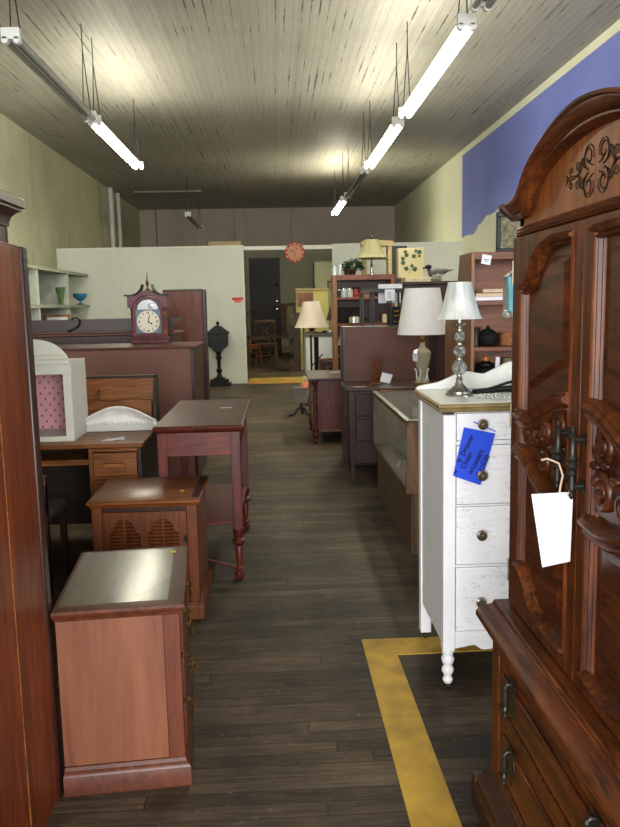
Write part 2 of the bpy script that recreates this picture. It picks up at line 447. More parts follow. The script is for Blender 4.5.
def smooth(pts, n=6):
    out = []; P = [Vector(p) for p in pts]
    for i in range(len(P) - 1):
        p0, p1, p2, p3 = P[max(i - 1, 0)], P[i], P[i + 1], P[min(i + 2, len(P) - 1)]
        for k in range(n):
            t = k / n
            out.append(tuple(.5 * ((2 * p1) + (p2 - p0) * t + (2 * p0 - 5 * p1 + 4 * p2 - p3) * t * t + (3 * p1 - p0 - 3 * p2 + p3) * t ** 3)))
    out.append(tuple(P[-1])); return out

# ------------------------------------------------------------------ setting
XL, XR, YF, YN, ZC, YP = -3.83, 3.57, 23.3, -4.6, 4.2, 14.28
struct('floor', MB().box(XL - .2, XR + .2, YN - .2, YF + .2, -.1, 0), 'old_floorboards')
struct('ceiling', MB().box(XL - .2, XR + .2, YN - .2, YF + .2, ZC, ZC + .1), 'beadboard_ceiling')
struct('wall_left', MB().box(XL - .2, XL, YN, YF, 0, ZC), 'left_plaster')
struct('wall_right', MB().box(XR, XR + .2, YN, YF, 0, ZC), 'blue_and_cream_plaster')
struct('wall_back', MB().box(XL, XR, YF, YF + .2, 0, ZC), 'far_plaster')
# shop front behind the camera with two display windows and an open entry
w = MB().box(XL, XR, YN - .2, YN, 0, .45).box(XL, XR, YN - .2, YN, 3.3, ZC)
for x0, x1 in ((XL, XL + .25), (-.75, -.55), (.55, .75), (XR - .25, XR)): w.box(x0, x1, YN - .2, YN, .45, 3.3)
struct('wall_front', w, 'front_plaster')
for n_, (x0, x1) in enumerate(((XL + .25, -.75), (-.55, .55), (.75, XR - .25))):
    f = MB(); xm = (x0 + x1) / 2
    for a, b, c, d in ((x0, x1, .45, .52), (x0, x1, 3.23, 3.3), (x0, x0 + .07, .52, 3.23), (x1 - .07, x1, .52, 3.23), (xm - .03, xm + .03, .52, 3.23)):
        f.box(a, b, YN - .13, YN - .05, c, d)
    fr = struct('window_%d' % (n_ + 1), f, 'grey_metal')
    ob('window_glass', MB().box(x0 + .06, x1 - .06, YN - .095, YN - .085, .51, 3.24), 'clear_glass', fr)
# partition with the open doorway
p = MB().box(XL, -.53, YP, YP + .1, 0, 2.45).box(1.06, 3.41, YP, YP + .1, 0, 2.45)
struct('wall_partition', p, 'partition_board')
t_ = MB().box(-.53, 1.06, YP - .02, YP + .12, 2.385, 2.455)
struct('trim_1', t_, 'cream_paint', .004)
t_ = MB().box(XL, -.53, YP - .015, YP + .115, 2.45, 2.475).box(1.06, 3.41, YP - .015, YP + .115, 2.45, 2.475)
struct('trim_2', t_, 'cream_paint', .003)
# seams of the partition boards
t_ = MB()
for x in (-2.85, -1.63, 2.28, 3.3): t_.box(x - .02, x + .02, YP - .006, YP, 0, 2.44)
struct('trim_3', t_, 'partition_board')
struct('trim_4', MB().box(-.56, -.53, YP - .012, YP + .11, 0, 2.385), 'cream_paint')
# threshold painted yellow, and the painted line on the floor
struct('trim_5', MB().box(-.53, .52, 14.12, 15.25, 0, .004), 'paint_yellow')
st = MB().box(-.49, -.29, 14.10, 14.16, .004, .012).box(.1, .34, 14.10, 14.16, .004, .012)
tag(ob('reflective_strip', st, 'orange_tag'), 'orange reflective tape strips along the front of the yellow doorway threshold', 'tape')
sp_ = MB().prism([(.332, 1.0), (.475, 1.0), (.455, 2.955), (.9, 2.965), (.9, 3.105), (.327, 3.11)], 'z', 0, .0035)
struct('trim_6', sp_, 'paint_yellow')
# two pipes and a chimney jog on the left wall
g_ = 'pipes running up the left wall'
for y, l in ((19.0, 'thin pale pipe on the left wall, the one nearer the camera'), (19.9, 'thin pale pipe on the left wall, the one nearer the back corner')):
    q = MB().cyl((XL + .06, y, 0), .055, ZC, 12)
    tag(ob('wall_pipe', q, 'cream_side'), l, 'pipe', g_)
q = MB().tube([(-3.35, YF - .03, 2.4), (-3.35, YF - .03, ZC)], .018, 8)
tag(ob('wall_conduit', q, 'cord_grey'), 'thin grey conduit running down the back wall near the left corner', 'conduit')
q = MB().box(-3.42, -3.28, YF - .09, YF - .04, 2.55, 2.7)
tag(ob('junction_box', q, 'iron', bev=.008), 'small dark junction box on the back wall conduit', 'electrical box')
for x, l in ((.55, 'thin conduit drop on the back wall above the orange clock'), (-1.1, 'thin conduit drop on the back wall above the black mailbox')):
    q = MB().tube([(x, YF - .03, 2.6), (x, YF - .03, ZC)], .007, 6)
    tag(ob('wall_conduit', q, 'cord_grey'), l, 'conduit')
q = MB().tube([(-3.3, 19.5, ZC - .03), (-1.7, 19.5, ZC - .03)], .02, 6)
tag(ob('ceiling_conduit', q, 'tube_off'), 'pale conduit running across the far end of the ceiling', 'conduit')

# ------------------------------------------------------------------ fluorescent fixtures
def fixture(x, y0, y1, z, lit, label, rz=0):
    L = y1 - y0; t = thing('fluorescent_light', label, 'ceiling light', (x, y0, z), rz, 'strip lights hanging from the ceiling')
    hs = MB().prism([(-.022, .075), (-.028, .03), (.028, .03), (.022, .075)], 'y', .0, L)
    hs.box(-.030, .030, .01, L - .01, .025, .032)
    ob('housing', hs, 'fixture_white' if lit else 'grey_metal', t, .004)
    for s in (-1, 1):
        ob('tube', MB().cyl((s * .044, .03, .0), .023, L - .06, 12, 'y'), ('tube_bright' if lit == 2 else 'tube_on') if lit else 'tube_off', t)
    for a, b in ((-.02, .03), (L - .03, L + .02)):
        e = MB().box(-.066, .066, a, b, .0, .08)
        for s in (-1, 1): e.lathe([(.026, a), (.028, b)], (s * .042, 0, -.004), 10, 'y')
        ob('end_cap', e, 'fixture_white', t, .004)
    for yy in (.12, L - .12):
        h = ZC - z
        wq = MB().tube([(-.035, yy, .075), (0, yy - .05, h - .25), (0, yy - .05, h)], .0055, 5)
        wq.tube([(.035, yy, .075), (0, yy - .05, h - .25)], .0055, 5)
        ob('hanging_wire', wq, 'iron', t)
    return t
fixture(1.42, 2.95, 5.45, 3.33, False, 'unlit twin tube strip light, nearest of the right row, cut off by the frame')
fixture(1.41, 5.80, 8.45, 3.33, True, 'lit twin tube strip light, largest and nearest lit one of the right row')
fixture(1.40, 8.85, 11.5, 3.33, True, 'lit twin tube strip light, second lit one in the right row')
fixture(1.385, 11.9, 14.6, 3.33, False, 'unlit strip light between the lit ones of the right row')
fixture(1.35, 15.1, 17.3, 3.33, 2, 'lit strip light, farthest and smallest of the right row')
fixture(-1.84, 6.02, 8.45, 3.33, False, 'unlit twin tube strip light with rusty grey housing, left row, nearest the camera')
fixture(-1.83, 8.62, 11.3, 3.33, True, 'lit twin tube strip light, the only lit one of the left row')
fixture(-1.82, 17.4, 20.3, 3.36, False, 'small unlit strip light hanging far away above the partition')

# ------------------------------------------------------------------ armoire (front faces -x)
def armoire():
    AX, AY = .9, 1.545
    t = thing('armoire', 'large carved dark wood armoire with arched top, two doors and drawers below', 'armoire', (AX, AY, 0))
    X = lambda v: v - AX
    hw = .455
    # lower chest
    b = MB().box(X(.58), X(1.13), -hw, hw, .09, .5)
    ob('lower_body', b, 'armoire_wood_y', t, .004)
    pl = MB()
    prof = [(1.15, 0), (.52, 0), (.52, .055), (.53, .065), (.53, .078), (.545, .09), (.555, .10), (.57, .115), (1.15, .115)]
    pl.prism([(X(a), c) for a, c in prof], 'y', -hw - .03, hw + .015)
    pl.box(X(.525), X(1.14), hw + .01, hw + .045, 0, .075)
    ob('plinth', pl, 'armoire_dark', t, .003)
    lg = MB(); prof = [(1.12, .49), (.585, .49), (.58, .50), (.562, .51), (.55, .525), (.545, .54), (.53, .545), (.53, .558), (.54, .568), (.56, .575), (.575, .578), (.58, .588), (1.12, .588)]
    lg.prism([(X(a), c) for a, c in prof], 'y', -hw - .025, hw + .035)
    ob('waist_moulding', lg, 'armoire_wood_y', t, .002)
    # lower front frame rails
    fr = MB()
    for z0, z1 in ((.115, .14), (.305, .335), (.47, .492)): fr.box(X(.568), X(.582), -hw + .06, hw - .06, z0, z1)
    for y0, y1 in ((hw - .06, hw), (-hw, -hw + .06)): fr.box(X(.568), X(.582), y0, y1, .115, .49)
    ob('drawer_frame', fr, 'armoire_wood', t, .003)
    for z0, z1 in ((.337, .467), (.142, .302)):
        d = MB().box(X(.572), X(.60), -hw + .062, hw - .062, z0, z1)
        d.box(X(.562), X(.575), -hw + .10, hw - .10, z0 + .028, z1 - .028)
        dr = ob('drawer', d, 'armoire_wood_y', t, .006)
        for s in (-1, 1):
            yc = s * .255; zc = (z0 + z1) / 2 + .02
            h = MB().prism([(yc - .028, zc + .045), (yc + .028, zc + .045), (yc + .02, zc + .02), (yc + .03, zc), (yc + .016, zc - .03), (yc, zc - .06), (yc - .016, zc - .03), (yc - .03, zc), (yc - .02, zc + .02)], 'x', X(.560), X(.563))
            h.lathe([(.003, -.050), (.008, -.045), (.006, -.037), (.009, -.028), (.006, -.019), (.009, -.01), (.007, 0), (.009, .01), (.006, .02), (.008, .03), (.004, .037)], (X(.545), yc, zc), 10)
            h.tube([(X(.545), yc, zc + .03), (X(.552), yc, zc + .038), (X(.563), yc, zc + .035)], .006, 6)
            ob('drawer_pull', h, 'pewter', dr, .0015)
    # upper cabinet
    b = MB().box(X(.628), X(1.10), -.475, .475, .588, 1.58)
    ob('upper_body', b, 'armoire_wood', t, .003)
    # two doors
    for s, side in ((1, 'far'), (-1, 'near')):
        def Yd(v): return s * v
        def pol(mb, pts, x0, x1):
            mb.prism([(Yd(a), c) for a, c in pts], 'x', X(x0), X(x1)); return mb
        d = MB()
        pol(d, [(.002, .592), (.05, .592), (.05, 1.556), (.002, 1.556)], .612, .63)
        pol(d, [(.395, .592), (.462, .592), (.462, 1.556), (.395, 1.556)], .612, .63)
        top = smooth([(.05, 1.528), (.15, 1.53), (.22, 1.522), (.27, 1.50), (.305, 1.465), (.34, 1.435), (.395, 1.428)])
        pol(d, top + [(.395, 1.556), (.05, 1.556)], .612, .63)
        bot = smooth([(.05, .635), (.15, .627), (.22, .636), (.27, .655), (.31, .69), (.35, .715), (.395, .72)])
        pol(d, [(.05, .592), (.395, .592)] + bot[::-1], .612, .63)
        dm = ob('door', d, 'armoire_wood', t, .002)
        mid = MB(); pol(mid, [(.05, .6), (.40, .6), (.40, 1.55), (.05, 1.55)], .626, .632)
        ob('field', mid, 'armoire_panel', dm)
        # raised panels
        up = smooth([(.09, 1.495), (.17, 1.497), (.225, 1.485), (.26, 1.455), (.29, 1.42), (.36, 1.385)])
        lo = smooth([(.36, 1.175), (.28, 1.20), (.18, 1.235), (.09, 1.26)])
        def raised(pts, nm='raised_panel'):
            cx = sum(p[0] for p in pts) / len(pts); cz = sum(p[1] for p in pts) / len(pts)
            inn = [(cx + (a - cx) * .80, cz + (c - cz) * .86) for a, c in pts]
            m_ = MB(); m_.prism([(Yd(a), c) for a, c in pts], 'x', X(.627), X(.617), [(Yd(a), c) for a, c in inn])
            ob(nm, m_, 'armoire_panel', dm, 0, ang=12)
        raised(up + lo)
        up = smooth([(.09, .925), (.18, .93), (.27, .955), (.36, .99)]); lo = smooth([(.36, .76), (.30, .735), (.25, .70), (.20, .675), (.09, .672)])
        raised(up + lo)
        # bold curved cross mouldings (carved) and the run round the opening
        mo = MB()
        def run(pts, w0, w1, x=.612):
            n = len(pts); rows = []
            for i, (a, c) in enumerate(pts):
                a2, c2 = pts[min(i + 1, n - 1)]; a1, c1 = pts[max(i - 1, 0)]
                dx, dz = a2 - a1, c2 - c1; L = math.hypot(dx, dz) or 1; nx, nz = -dz / L, dx / L
                row = []
                for u, h in ((-1, .02), (-1, .004), (-.7, -.004), (-.35, .003), (0, -.012), (.35, -.014), (.6, -.004), (.8, -.006), (1, .004), (1, .02)):
                    w_ = w0 if u < 0 else w1
                    row.append((X(x) + h, Yd(a + nx * u * w_), c + nz * u * w_))
                rows.append(row)
            mo.grid(rows, True)
        run(top, .016, .014)
        run(bot, .014, .016)
        run(smooth([(.05, 1.188), (.12, 1.177), (.2, 1.150), (.28, 1.120), (.34, 1.105), (.398, 1.108)]), .024, .022, .606)
        run(smooth([(.05, .955), (.13, .950), (.2, .962), (.28, .990), (.34, 1.015), (.398, 1.02)]), .024, .022, .606)
        for a, sg in ((.048, 1), (.397, -1)):
            pr_ = [(0, .628), (0, .611), (.006, .607), (.010, .609), (.012, .615), (.018, .614), (.021, .621), (.027, .620), (.029, .627), (.033, .629)]
            z0_, z1_ = (.70, 1.445) if a > .3 else (.63, 1.535)
            mo.prism([(X(x), Yd(a + sg * d_)) for d_, x in pr_], 'z', z0_, z1_)
        ob('moulding', mo, 'armoire_wood', dm, 0, ang=50)
        # carved leaf scrolls in the cartouche
        cv = MB(); pol(cv, smooth([(.06, .985), (.16, .985), (.27, 1.02), (.38, 1.05)]) + smooth([(.38, 1.10), (.27, 1.115), (.16, 1.15), (.06, 1.175)]), .620, .628)
        def sc(c, r0, r1, a0, tr, w=.011):
            pts = spiral(c, r0, r1, a0, tr, 20); n = len(pts)
            cv.tube([(X(.618) - .004 * i / n, Yd(a), z) for i, (a, z) in enumerate(pts)], [w * (1 - .35 * i / n) for i in range(n)], 7)
            cv.ball((X(.614), Yd(c[0]), c[1]), (.009, .012, .012), 10, 6)
        sc((.115, 1.125), .040, .010, PI * 1.1, 1.5); sc((.115, 1.03), .040, .010, PI * .9, -1.5)
        sc((.21, 1.095), .032, .008, PI * .2, 1.4); sc((.21, 1.03), .028, .008, -PI * .2, -1.4)
        sc((.29, 1.075), .024, .006, PI * 1.0, 1.3, .009); sc((.345, 1.075), .017, .005, 0, 1.2, .007)
        for k in range(7):
            a = .075 + k * .045; cv.ball((X(.617), Yd(a), 1.077 + .012 * math.sin(k * 2.1)), (.010, .020, .010), 10, 6)
        ob('carving', cv, 'armoire_panel', dm, 0, ang=60)
        # tall iron pull with finials
        h = MB(); yc = s * .040; x0 = X(.584); HZ = 1.078
        h.lathe([(a_, b_ * .92) for a_, b_ in [(.002, -.082), (.006, -.074), (.003, -.066), (.007, -.06), (.006, -.03), (.011, -.026), (.007, -.018), (.013, -.008), (.008, 0), (.013, .008), (.007, .018), (.007, .05), (.009, .056), (.004, .062), (.006, .070), (.001, .082)]], (x0, yc, HZ), 12)
        for dz in (-.05, .045):
            h.cyl((x0, yc, HZ + dz), .0055, X(.613) - x0, 8, 'x'); h.lathe([(.014, 0), (.010, .006)], (X(.606), yc, HZ + dz), 10, 'x')
        ob('door_pull', h, 'pewter', dm)
        if s == 1:
            for z in (1.10, 1.47, .68):
                ob('hinge', MB().cyl((X(.614), .466, z - .03), .004, .06, 8), 'antique_knob', dm)
    # frieze ledge
    fz = MB(); prof = [(.70, 1.558), (.620, 1.558), (.615, 1.561), (.621, 1.565), (.616, 1.569), (.622, 1.573), (.620, 1.577), (.626, 1.584), (.70, 1.584)]
    fz.prism([(X(a), c) for a, c in prof], 'y', -.462, .462)
    ob('frieze_ledge', fz, 'armoire_wood_y', t)
    # tympanum and arched crown
    outer = smooth([(.49, 1.642), (.455, 1.642), (.40, 1.648), (.36, 1.662), (.325, 1.69), (.285, 1.716), (.22, 1.742), (.14, 1.765), (.06, 1.778), (0, 1.782)], 4)
    inner = smooth([(.468, 1.603), (.435, 1.600), (.385, 1.605), (.345, 1.627), (.312, 1.66), (.27, 1.684), (.205, 1.703), (.13, 1.717), (.06, 1.724), (0, 1.726)], 4)
    half = inner
    ty = MB().prism([(a, c + .006) for a, c in half] + [(-a, c + .006) for a, c in half[::-1][1:]] + [(-.47, 1.583), (.47, 1.583)], 'x', X(.632), X(.66))
    ob('tympanum', ty, 'armoire_tympanum', t)
    cr = MB(); st_ = list(zip(outer, inner)); st_ = st_ + [((-a[0], a[1]), (-b_[0], b_[1])) for a, b_ in st_[::-1][1:]]
    pf = [(0, .72), (0, .592), (.04, .586), (.16, .584), (.22, .592), (.28, .592), (.5, .598), (.62, .607), (.70, .615), (.74, .608), (.82, .608), (.9, .62), (1, .632), (1, .72)]
    rows = []
    for (a, b_) in st_:
        rows.append([(X(x), a[0] + (b_[0] - a[0]) * u, a[1] + (b_[1] - a[1]) * u) for u, x in pf])
    cr.grid(rows, True)
    ob('arched_crown', cr, 'armoire_wood_y', t, 0, ang=28)
    for s in (1, -1):
        ear = MB().prism([(X(.58), 1.642), (X(.58), 1.63), (X(.60), 1.612), (X(.615), 1.60), (X(1.10), 1.60), (X(1.10), 1.642)], 'y', s * .465, s * .492)
        ear.box(X(.632), X(1.10), s * .44, s * .475, 1.583, 1.605)
        ob('crown_return', ear, 'armoire_dark', t, .002)
    # engraved scroll ornament
    en = MB()
    def eng(pts, w=.0014):
        for sy in (1, -1):
            for sz in (1, -1): en.tube([(X(.6315), sy * a, 1.652 + sz * c) for a, c in pts], w, 6)
    eng(spiral((.037, .027), .024, .007, -PI * .5, 1.25, 30))
    eng(smooth([(.036, .004), (.06, .012), (.066, .03), (.075, .026), (.082, .012), (.09, .003), (.10, 0)]))
    eng(smooth([(.012, .022), (.014, .04), (.03, .05), (.05, .046), (.062, .028), (.078, .006), (.088, 0)]))
    eng(spiral((.094, .017), .012, .003, PI * 1.2, -1.2, 16)); eng(spiral((.128, .014), .011, .002, -PI * .5, 1.2, 16))
    eng([(.10, 0), (.115, .003), (.135, .003), (.16, 0)]); eng([(.145, .003), (.158, .010)])
    eng([(.014, .008), (.03, .013), (.036, .02)])
    ob('engraved_scrollwork', en, 'iron', t)
    return t
armoire()
def sheet(pts, th=.0012):
    a = [Vector(p) for p in pts]; n = (a[1] - a[0]).cross(a[2] - a[0]).normalized() * th; k = len(a)
    return MB().add([tuple(p) for p in a] + [tuple(p + n) for p in a],
                    [tuple(range(k)), tuple(range(2 * k - 1, k - 1, -1))] + [(i, (i + 1) % k, k + (i + 1) % k, k + i) for i in range(k)])
tw = thing('price_tag', 'large blank white tag tied to the armoire door pull', 'tag', (.57, 1.545, 1.01))
ob('card', sheet([(-.050, .012, -.008), (.026, -.018, .002), (.025, -.014, -.146), (-.024, .012, -.166)]), 'paper', tw)
ob('string', MB().tube([(.003, -.003, -.012), (.004, -.005, .01), (.006, -.012, .035), (.002, .0, .058), (-.014, .022, .064), (-.024, .03, .060)], .0022, 6), 'book_tan', tw)

# ------------------------------------------------------------------ left foreground
def cedar_wardrobe():
    t = thing('wardrobe', 'tall reddish cedar cabinet at the left edge, its plain plank side toward the aisle', 'wardrobe', (-1.0, 1.56, 0))
    b = MB().box(-.30, .337, -.585, .56, .0, 1.562)
    ob('body', b, 'cedar', t, .003)
    f = MB()
    f.box(.30, .345, .555, .598, 0, 1.567); f.box(-.30, .30, .565, .598, 0, 1.567)
    ob('front_stile', f, 'cedar_edge', t, .006)
    e = MB()
    for y in (-.36, -.13, .10, .32): e.box(.3365, .3385, y, y + .004, .01, 1.55)
    ob('plank_joint', e, 'oak', t)
    tp = MB().box(-.30, .334, -.59, .555, 1.562, 1.570)
    ob('top_board', tp, 'cedar', t, .002)
    hb = MB()
    for z in (1.50, 1.53): hb.box(.342, .347, .56, .59, z, z + .006)
    ob('corner_bracket', hb, 'iron', t)
cedar_wardrobe()
def crown_armoire():
    t = thing('armoire', 'dark wood armoire with crown moulding showing above the cedar cabinet at left', 'armoire', (-1.405, 3.0, 0))
    ob('body', MB().box(-.38, .335, -.28, .26, 0.06, 1.74), 'dark_wood', t, .004)
    pl = MB()
    for x in (.24, .30): pl.cyl((x, .268, .12), .018, 1.6, 10)
    pl.box(.21, .34, .255, .272, .08, 1.74)
    ob('corner_pilaster', pl, 'dark_wood', t, .003)
    prof = [(.0, 1.735), (.335, 1.735), (.348, 1.738), (.348, 1.752), (.358, 1.775), (.380, 1.792), (.402, 1.800), (.402, 1.808), (.418, 1.814), (.418, 1.846), (.41, 1.852), (.0, 1.855)]
    rows = []
    for (d, z) in prof[1:-1]:
        o = d - .335; rows.append([(-.38 - o, -.28 - o, z), (.335 + o * .75, -.28 - o, z), (.335 + o * .75, .27 + o * .75, z), (-.38 - o, .27 + o * .75, z)])
    c = MB().grid(rows, True)
    ob('crown_moulding', c, 'dark_wood_x', t, ang=25)
    ob('plinth', MB().box(-.40, .355, -.30, .285, 0, .09), 'dark_wood_x', t, .006)
crown_armoire()
def end_cabinet():
    t = thing('bedside_cabinet', 'reddish brown cabinet with worn greenish inlaid top, nearest on the left', 'cabinet', (-.495, 2.415, 0), 5)
    w, d = .172, .262
    ob('body', MB().box(-w, w - .006, -d + .003, d, .07, .532), 'cherry_side', t, .002)
    st = MB().box(w - .045, w - .005, -d, -d + .006, .085, .53).box(-w, w - .05, -d + .001, -d + .004, .085, .53)
    ob('side_panel', MB().box(-w - .001, w - .048, -d + .0005, -d + .003, .085, .532), 'cherry_side', t)
    ob('corner_post', MB().box(w - .046, w + .002, -d - .001, -d + .03, .07, .532), 'cherry_trim_z', t, .003); ob('corner_post', MB().box(w - .03, w + .002, d - .03, d + .001, .07, .532), 'cherry_trim_z', t, .003)
    pf = [(-w, 0), (w, 0), (w, .065)]
    rows = []
    for o, z in ((.018, 0), (.018, .058), (.014, .066), (.006, .072), (.003, .084)):
        rows.append([(-w - o * .3, -d - o, z), (w + o, -d - o, z), (w + o, d + o, z), (-w - o * .3, d + o, z)])
    ob('plinth', MB().grid(rows, True), 'cherry_trim', t, .0015)
    rows = []
    for o, z in ((.002, .526), (.008, .53), (.010, .538), (.018, .544), (.020, .552), (.016, .559), (.008, .5605)):
        rows.append([(-w - o * .4, -d - o, z), (w + o, -d - o, z), (w + o, d + o, z), (-w - o * .4, d + o, z)])
    ob('top', MB().grid(rows, True), 'cherry_trim', t)
    ob('top_inlay', MB().box(-w + .006, w - .03, -d + .022, d - .012, .559, .5625), 'worn_inlay', t)
    for i, (z0, z1) in enumerate(((.39, .515), (.245, .375), (.10, .23))):
        dr = ob('drawer', MB().box(w - .004, w + .010, -d + .035, d - .035, z0, z1), 'cherry_trim', t, .004)
        for y in (-.12, .12):
            h = MB().lathe([(.010, 0), (.008, .004), (.004, .010), (.007, .018), (.002, .022)], (w + .010, y, (z0 + z1) / 2 + .02), 10, 'x')
            h.tube([(w + .024, y - .022, (z0 + z1) / 2 + .018), (w + .027, y - .012, (z0 + z1) / 2 - .012), (w + .027, y + .012, (z0 + z1) / 2 - .012), (w + .024, y + .022, (z0 + z1) / 2 + .018)], .0028, 6)
            ob('drawer_pull', h, 'brass', dr)
    return t
end_cabinet()
tag(ob('price_sticker', MB().box(-.009, .009, -.008, .008, 0, .0008), 'yellow_tag', loc=(-.373, 2.635, .5627), rot=(0, 0, R(8))), 'tiny yellow price sticker on the nearest, greenish cabinet top', 'sticker')
def louvered():
    t = thing('louvered_cabinet', 'low brown cabinet with arched louvered doors behind the nearest cabinet', 'cabinet', (-.605, 3.64, 0))
    w, d = .232, .225
    ob('body', MB().box(-w, w, -d + .012, d, .07, .53), 'louver_wood', t, .003)
    rows = []
    for o, z in ((.018, 0), (.018, .062), (.008, .072), (.004, .078)):
        rows.append([(-w - o, -d - o, z), (w + o, -d - o, z), (w + o, d + o, z), (-w - o, d + o, z)])
    ob('plinth', MB().grid(rows, True), 'louver_wood', t, .002)
    rows = []
    for o, z in ((.0, .522), (.006, .528), (.010, .538), (.018, .543), (.018, .553), (.010, .558)):
        rows.append([(-w - o, -d - o, z), (w + o, -d - o, z), (w + o, d + o, z), (-w - o, d + o, z)])
    ob('top', MB().grid(rows, True), 'louver_top', t)
    ob('top_edge', MB().box(w - .022, w + .012, -d + .004, d, .5575, .5592), 'dark_wood', t)
    ob('front_stile', MB().box(-w, -w + .045, -d - .002, -d + .014, .078, .525), 'louver_wood', t, .003)
    ob('front_stile', MB().box(w - .045, w, -d - .002, -d + .014, .078, .525), 'louver_wood', t, .003)
    dn = MB()
    for k in range(30): dn.box(-w + .05 + k * .0122, -w + .056 + k * .0122, -d - .004, -d + .004, .508, .520)
    dn.box(-w + .04, w - .04, -d - .001, -d + .006, .506, .524)
    ob('dentil_trim', dn, 'dark_wood', t)
    dr = MB(); x0, x1, z0, z1 = -w + .047, w - .047, .082, .502
    yb0, yb1 = -d - .004, -d + .011
    cx = [(-.090), (.082)]; hw = .072
    def arch(c):
        return [(c - hw, .115), (c - hw, .40)] + [(c - hw + .012, .412)] + [(c + (hw - .022) * math.cos(PI - a), .415 + .058 * math.sin(a)) for a in [PI * k / 12 for k in range(13)]] + [(c + hw - .012, .412), (c + hw, .40), (c + hw, .115)]
    ar = arch(0)
    # door built of stiles, rails and arched heads
    for a, b in ((x0, cx[0] - hw), (cx[0] + hw, cx[1] - hw), (cx[1] + hw, x1)): dr.box(a, b, yb0, yb1, z0, z1)
    for c in cx:
        dr.box(c - hw, c + hw, yb0, yb1, z0, .115)
        a = [(c + x, z) for x, z in ar[1:-1]]
        dr.prism([(c - hw, z1)] + a + [(c + hw, z1)], 'y', yb0, yb1)
    do = ob('door', dr, 'louver_wood', t, .0015)
    for c in cx:
        lv = MB(); k = 0; z = .125
        while z < .465:
            ww = hw if z < .40 else max((hw - .022) * math.sqrt(max(0, 1 - ((z - .415) / .058) ** 2)) if z > .415 else hw - .022, .0)
            if ww > .012:
                lv.add([(c - ww, yb0 + .002, z), (c + ww, yb0 + .002, z), (c + ww, yb1 - .001, z + .008), (c - ww, yb1 - .001, z + .008),
                        (c - ww, yb0 + .001, z + .007), (c + ww, yb0 + .001, z + .007), (c + ww, yb1 - .001, z + .012), (c - ww, yb1 - .001, z + .012)],
                       [(0, 1, 2, 3), (7, 6, 5, 4), (0, 4, 5, 1), (2, 6, 7, 3), (0, 3, 7, 4), (1, 5, 6, 2)])
            z += .0165
        lv.box(c - .004, c + .004, yb0 - .003, yb0 + .004, .12, .47)
        ob('louver_panel', lv, 'louver_wood', do)
        rim = MB(); rim.tube([(c + x, yb0 - .001, z) for x, z in ar], .0035, 6)
        ob('moulding', rim, 'louver_wood', do)
    ob('door_back', MB().box(x0, x1, yb1 - .001, yb1 + .003, z0, z1), 'cedar_edge', do)
    ob('latch', MB().box(x1 - .012, x1 + .003, yb0 - .006, yb0, .36, .39), 'iron', do, .001)
louvered()
tag(ob('price_sticker', MB().box(-.010, .010, -.010, .010, 0, .0008), 'yellow_tag', loc=(-.45, 3.56, .5594), rot=(0, 0, R(-4))), 'tiny yellow price sticker on the louvered cabinet top', 'sticker')
def desk():
    t = thing('desk', 'brown oak desk with a drawer pedestal and open knee hole, loaded with small pieces', 'desk', (-1.27, 4.45, 0))
    x0, x1, y0, y1, H = -.55, .545, -.36, .36, .70
    ob('desktop', MB().box(x0 - .01, x1 + .012, y0 - .012, y1 + .01, H - .024, H), 'oak', t, .005)
    ob('pedestal_side', MB().box(x1 - .02, x1, y0, y1, .0, H - .024), 'oak_dark', t, .002)
    ob('pedestal_side', MB().box(x1 - .275, x1 - .255, y0, y1, .0, H - .024), 'oak_z', t, .002)
    ob('back_panel', MB().box(x0, x1 - .02, y1 - .03, y1 - .01, .08, H - .024), 'oak_dark', t)
    ob('end_panel', MB().box(x0, x0 + .02, y0, y1, 0, H - .024), 'oak_dark', t, .002)
    fr = MB()
    for z in (.655, .505, .33, .06): fr.box(x1 - .255, x1 - .02, y0 + .002, y0 + .03, z, z + .018)
    ob('pedestal_frame', fr, 'oak', t, .002)
    for z0, z1 in ((.525, .650), (.350, .503), (.08, .328)):
        dr = ob('drawer', MB().box(x1 - .252, x1 - .023, y0 - .006, y0 + .3, z0, z1), 'oak', t, .004)
        zc = (z0 + z1) / 2; xc = x1 - .138
        h = MB().box(xc - .048, xc - .036, y0 - .028, y0 - .004, zc - .008, zc + .008).box(xc + .036, xc + .048, y0 - .028, y0 - .004, zc - .008, zc + .008)
        h.prism([(xc - .062, zc - .010), (xc + .062, zc - .010), (xc + .05, zc + .010), (xc - .05, zc + .010)], 'y', y0 - .034, y0 - .022)
        ob('drawer_handle', h, 'oak', dr, .003)
    k = MB().box(x0 + .02, x1 - .275, y0 + .02, y0 + .30, .585, .60).box(x0 + .02, x1 - .275, y0 + .012, y0 + .024, .585, .615)
    ob('keyboard_tray', k, 'oak', t, .002)
desk()
c_ = thing('dining_chair', 'dark chair pushed into the knee hole of the brown desk', 'chair', (-1.33, 3.80, 0))
ob('backrest', MB().box(-.19, .19, -.02, .012, .40, .56).box(-.19, -.15, -.02, .015, .0, .60).box(.15, .19, -.02, .015, .0, .60), 'dark_wood', c_, .006)
ob('seat', MB().box(-.19, .19, 0, .36, .36, .40), 'upholstery', c_, .012)
for sx in (-.165, .165): ob('leg', MB().lathe([(.012, 0), (.02, .2), (.018, .36)], (sx, .33, 0), 10), 'dark_wood', c_)
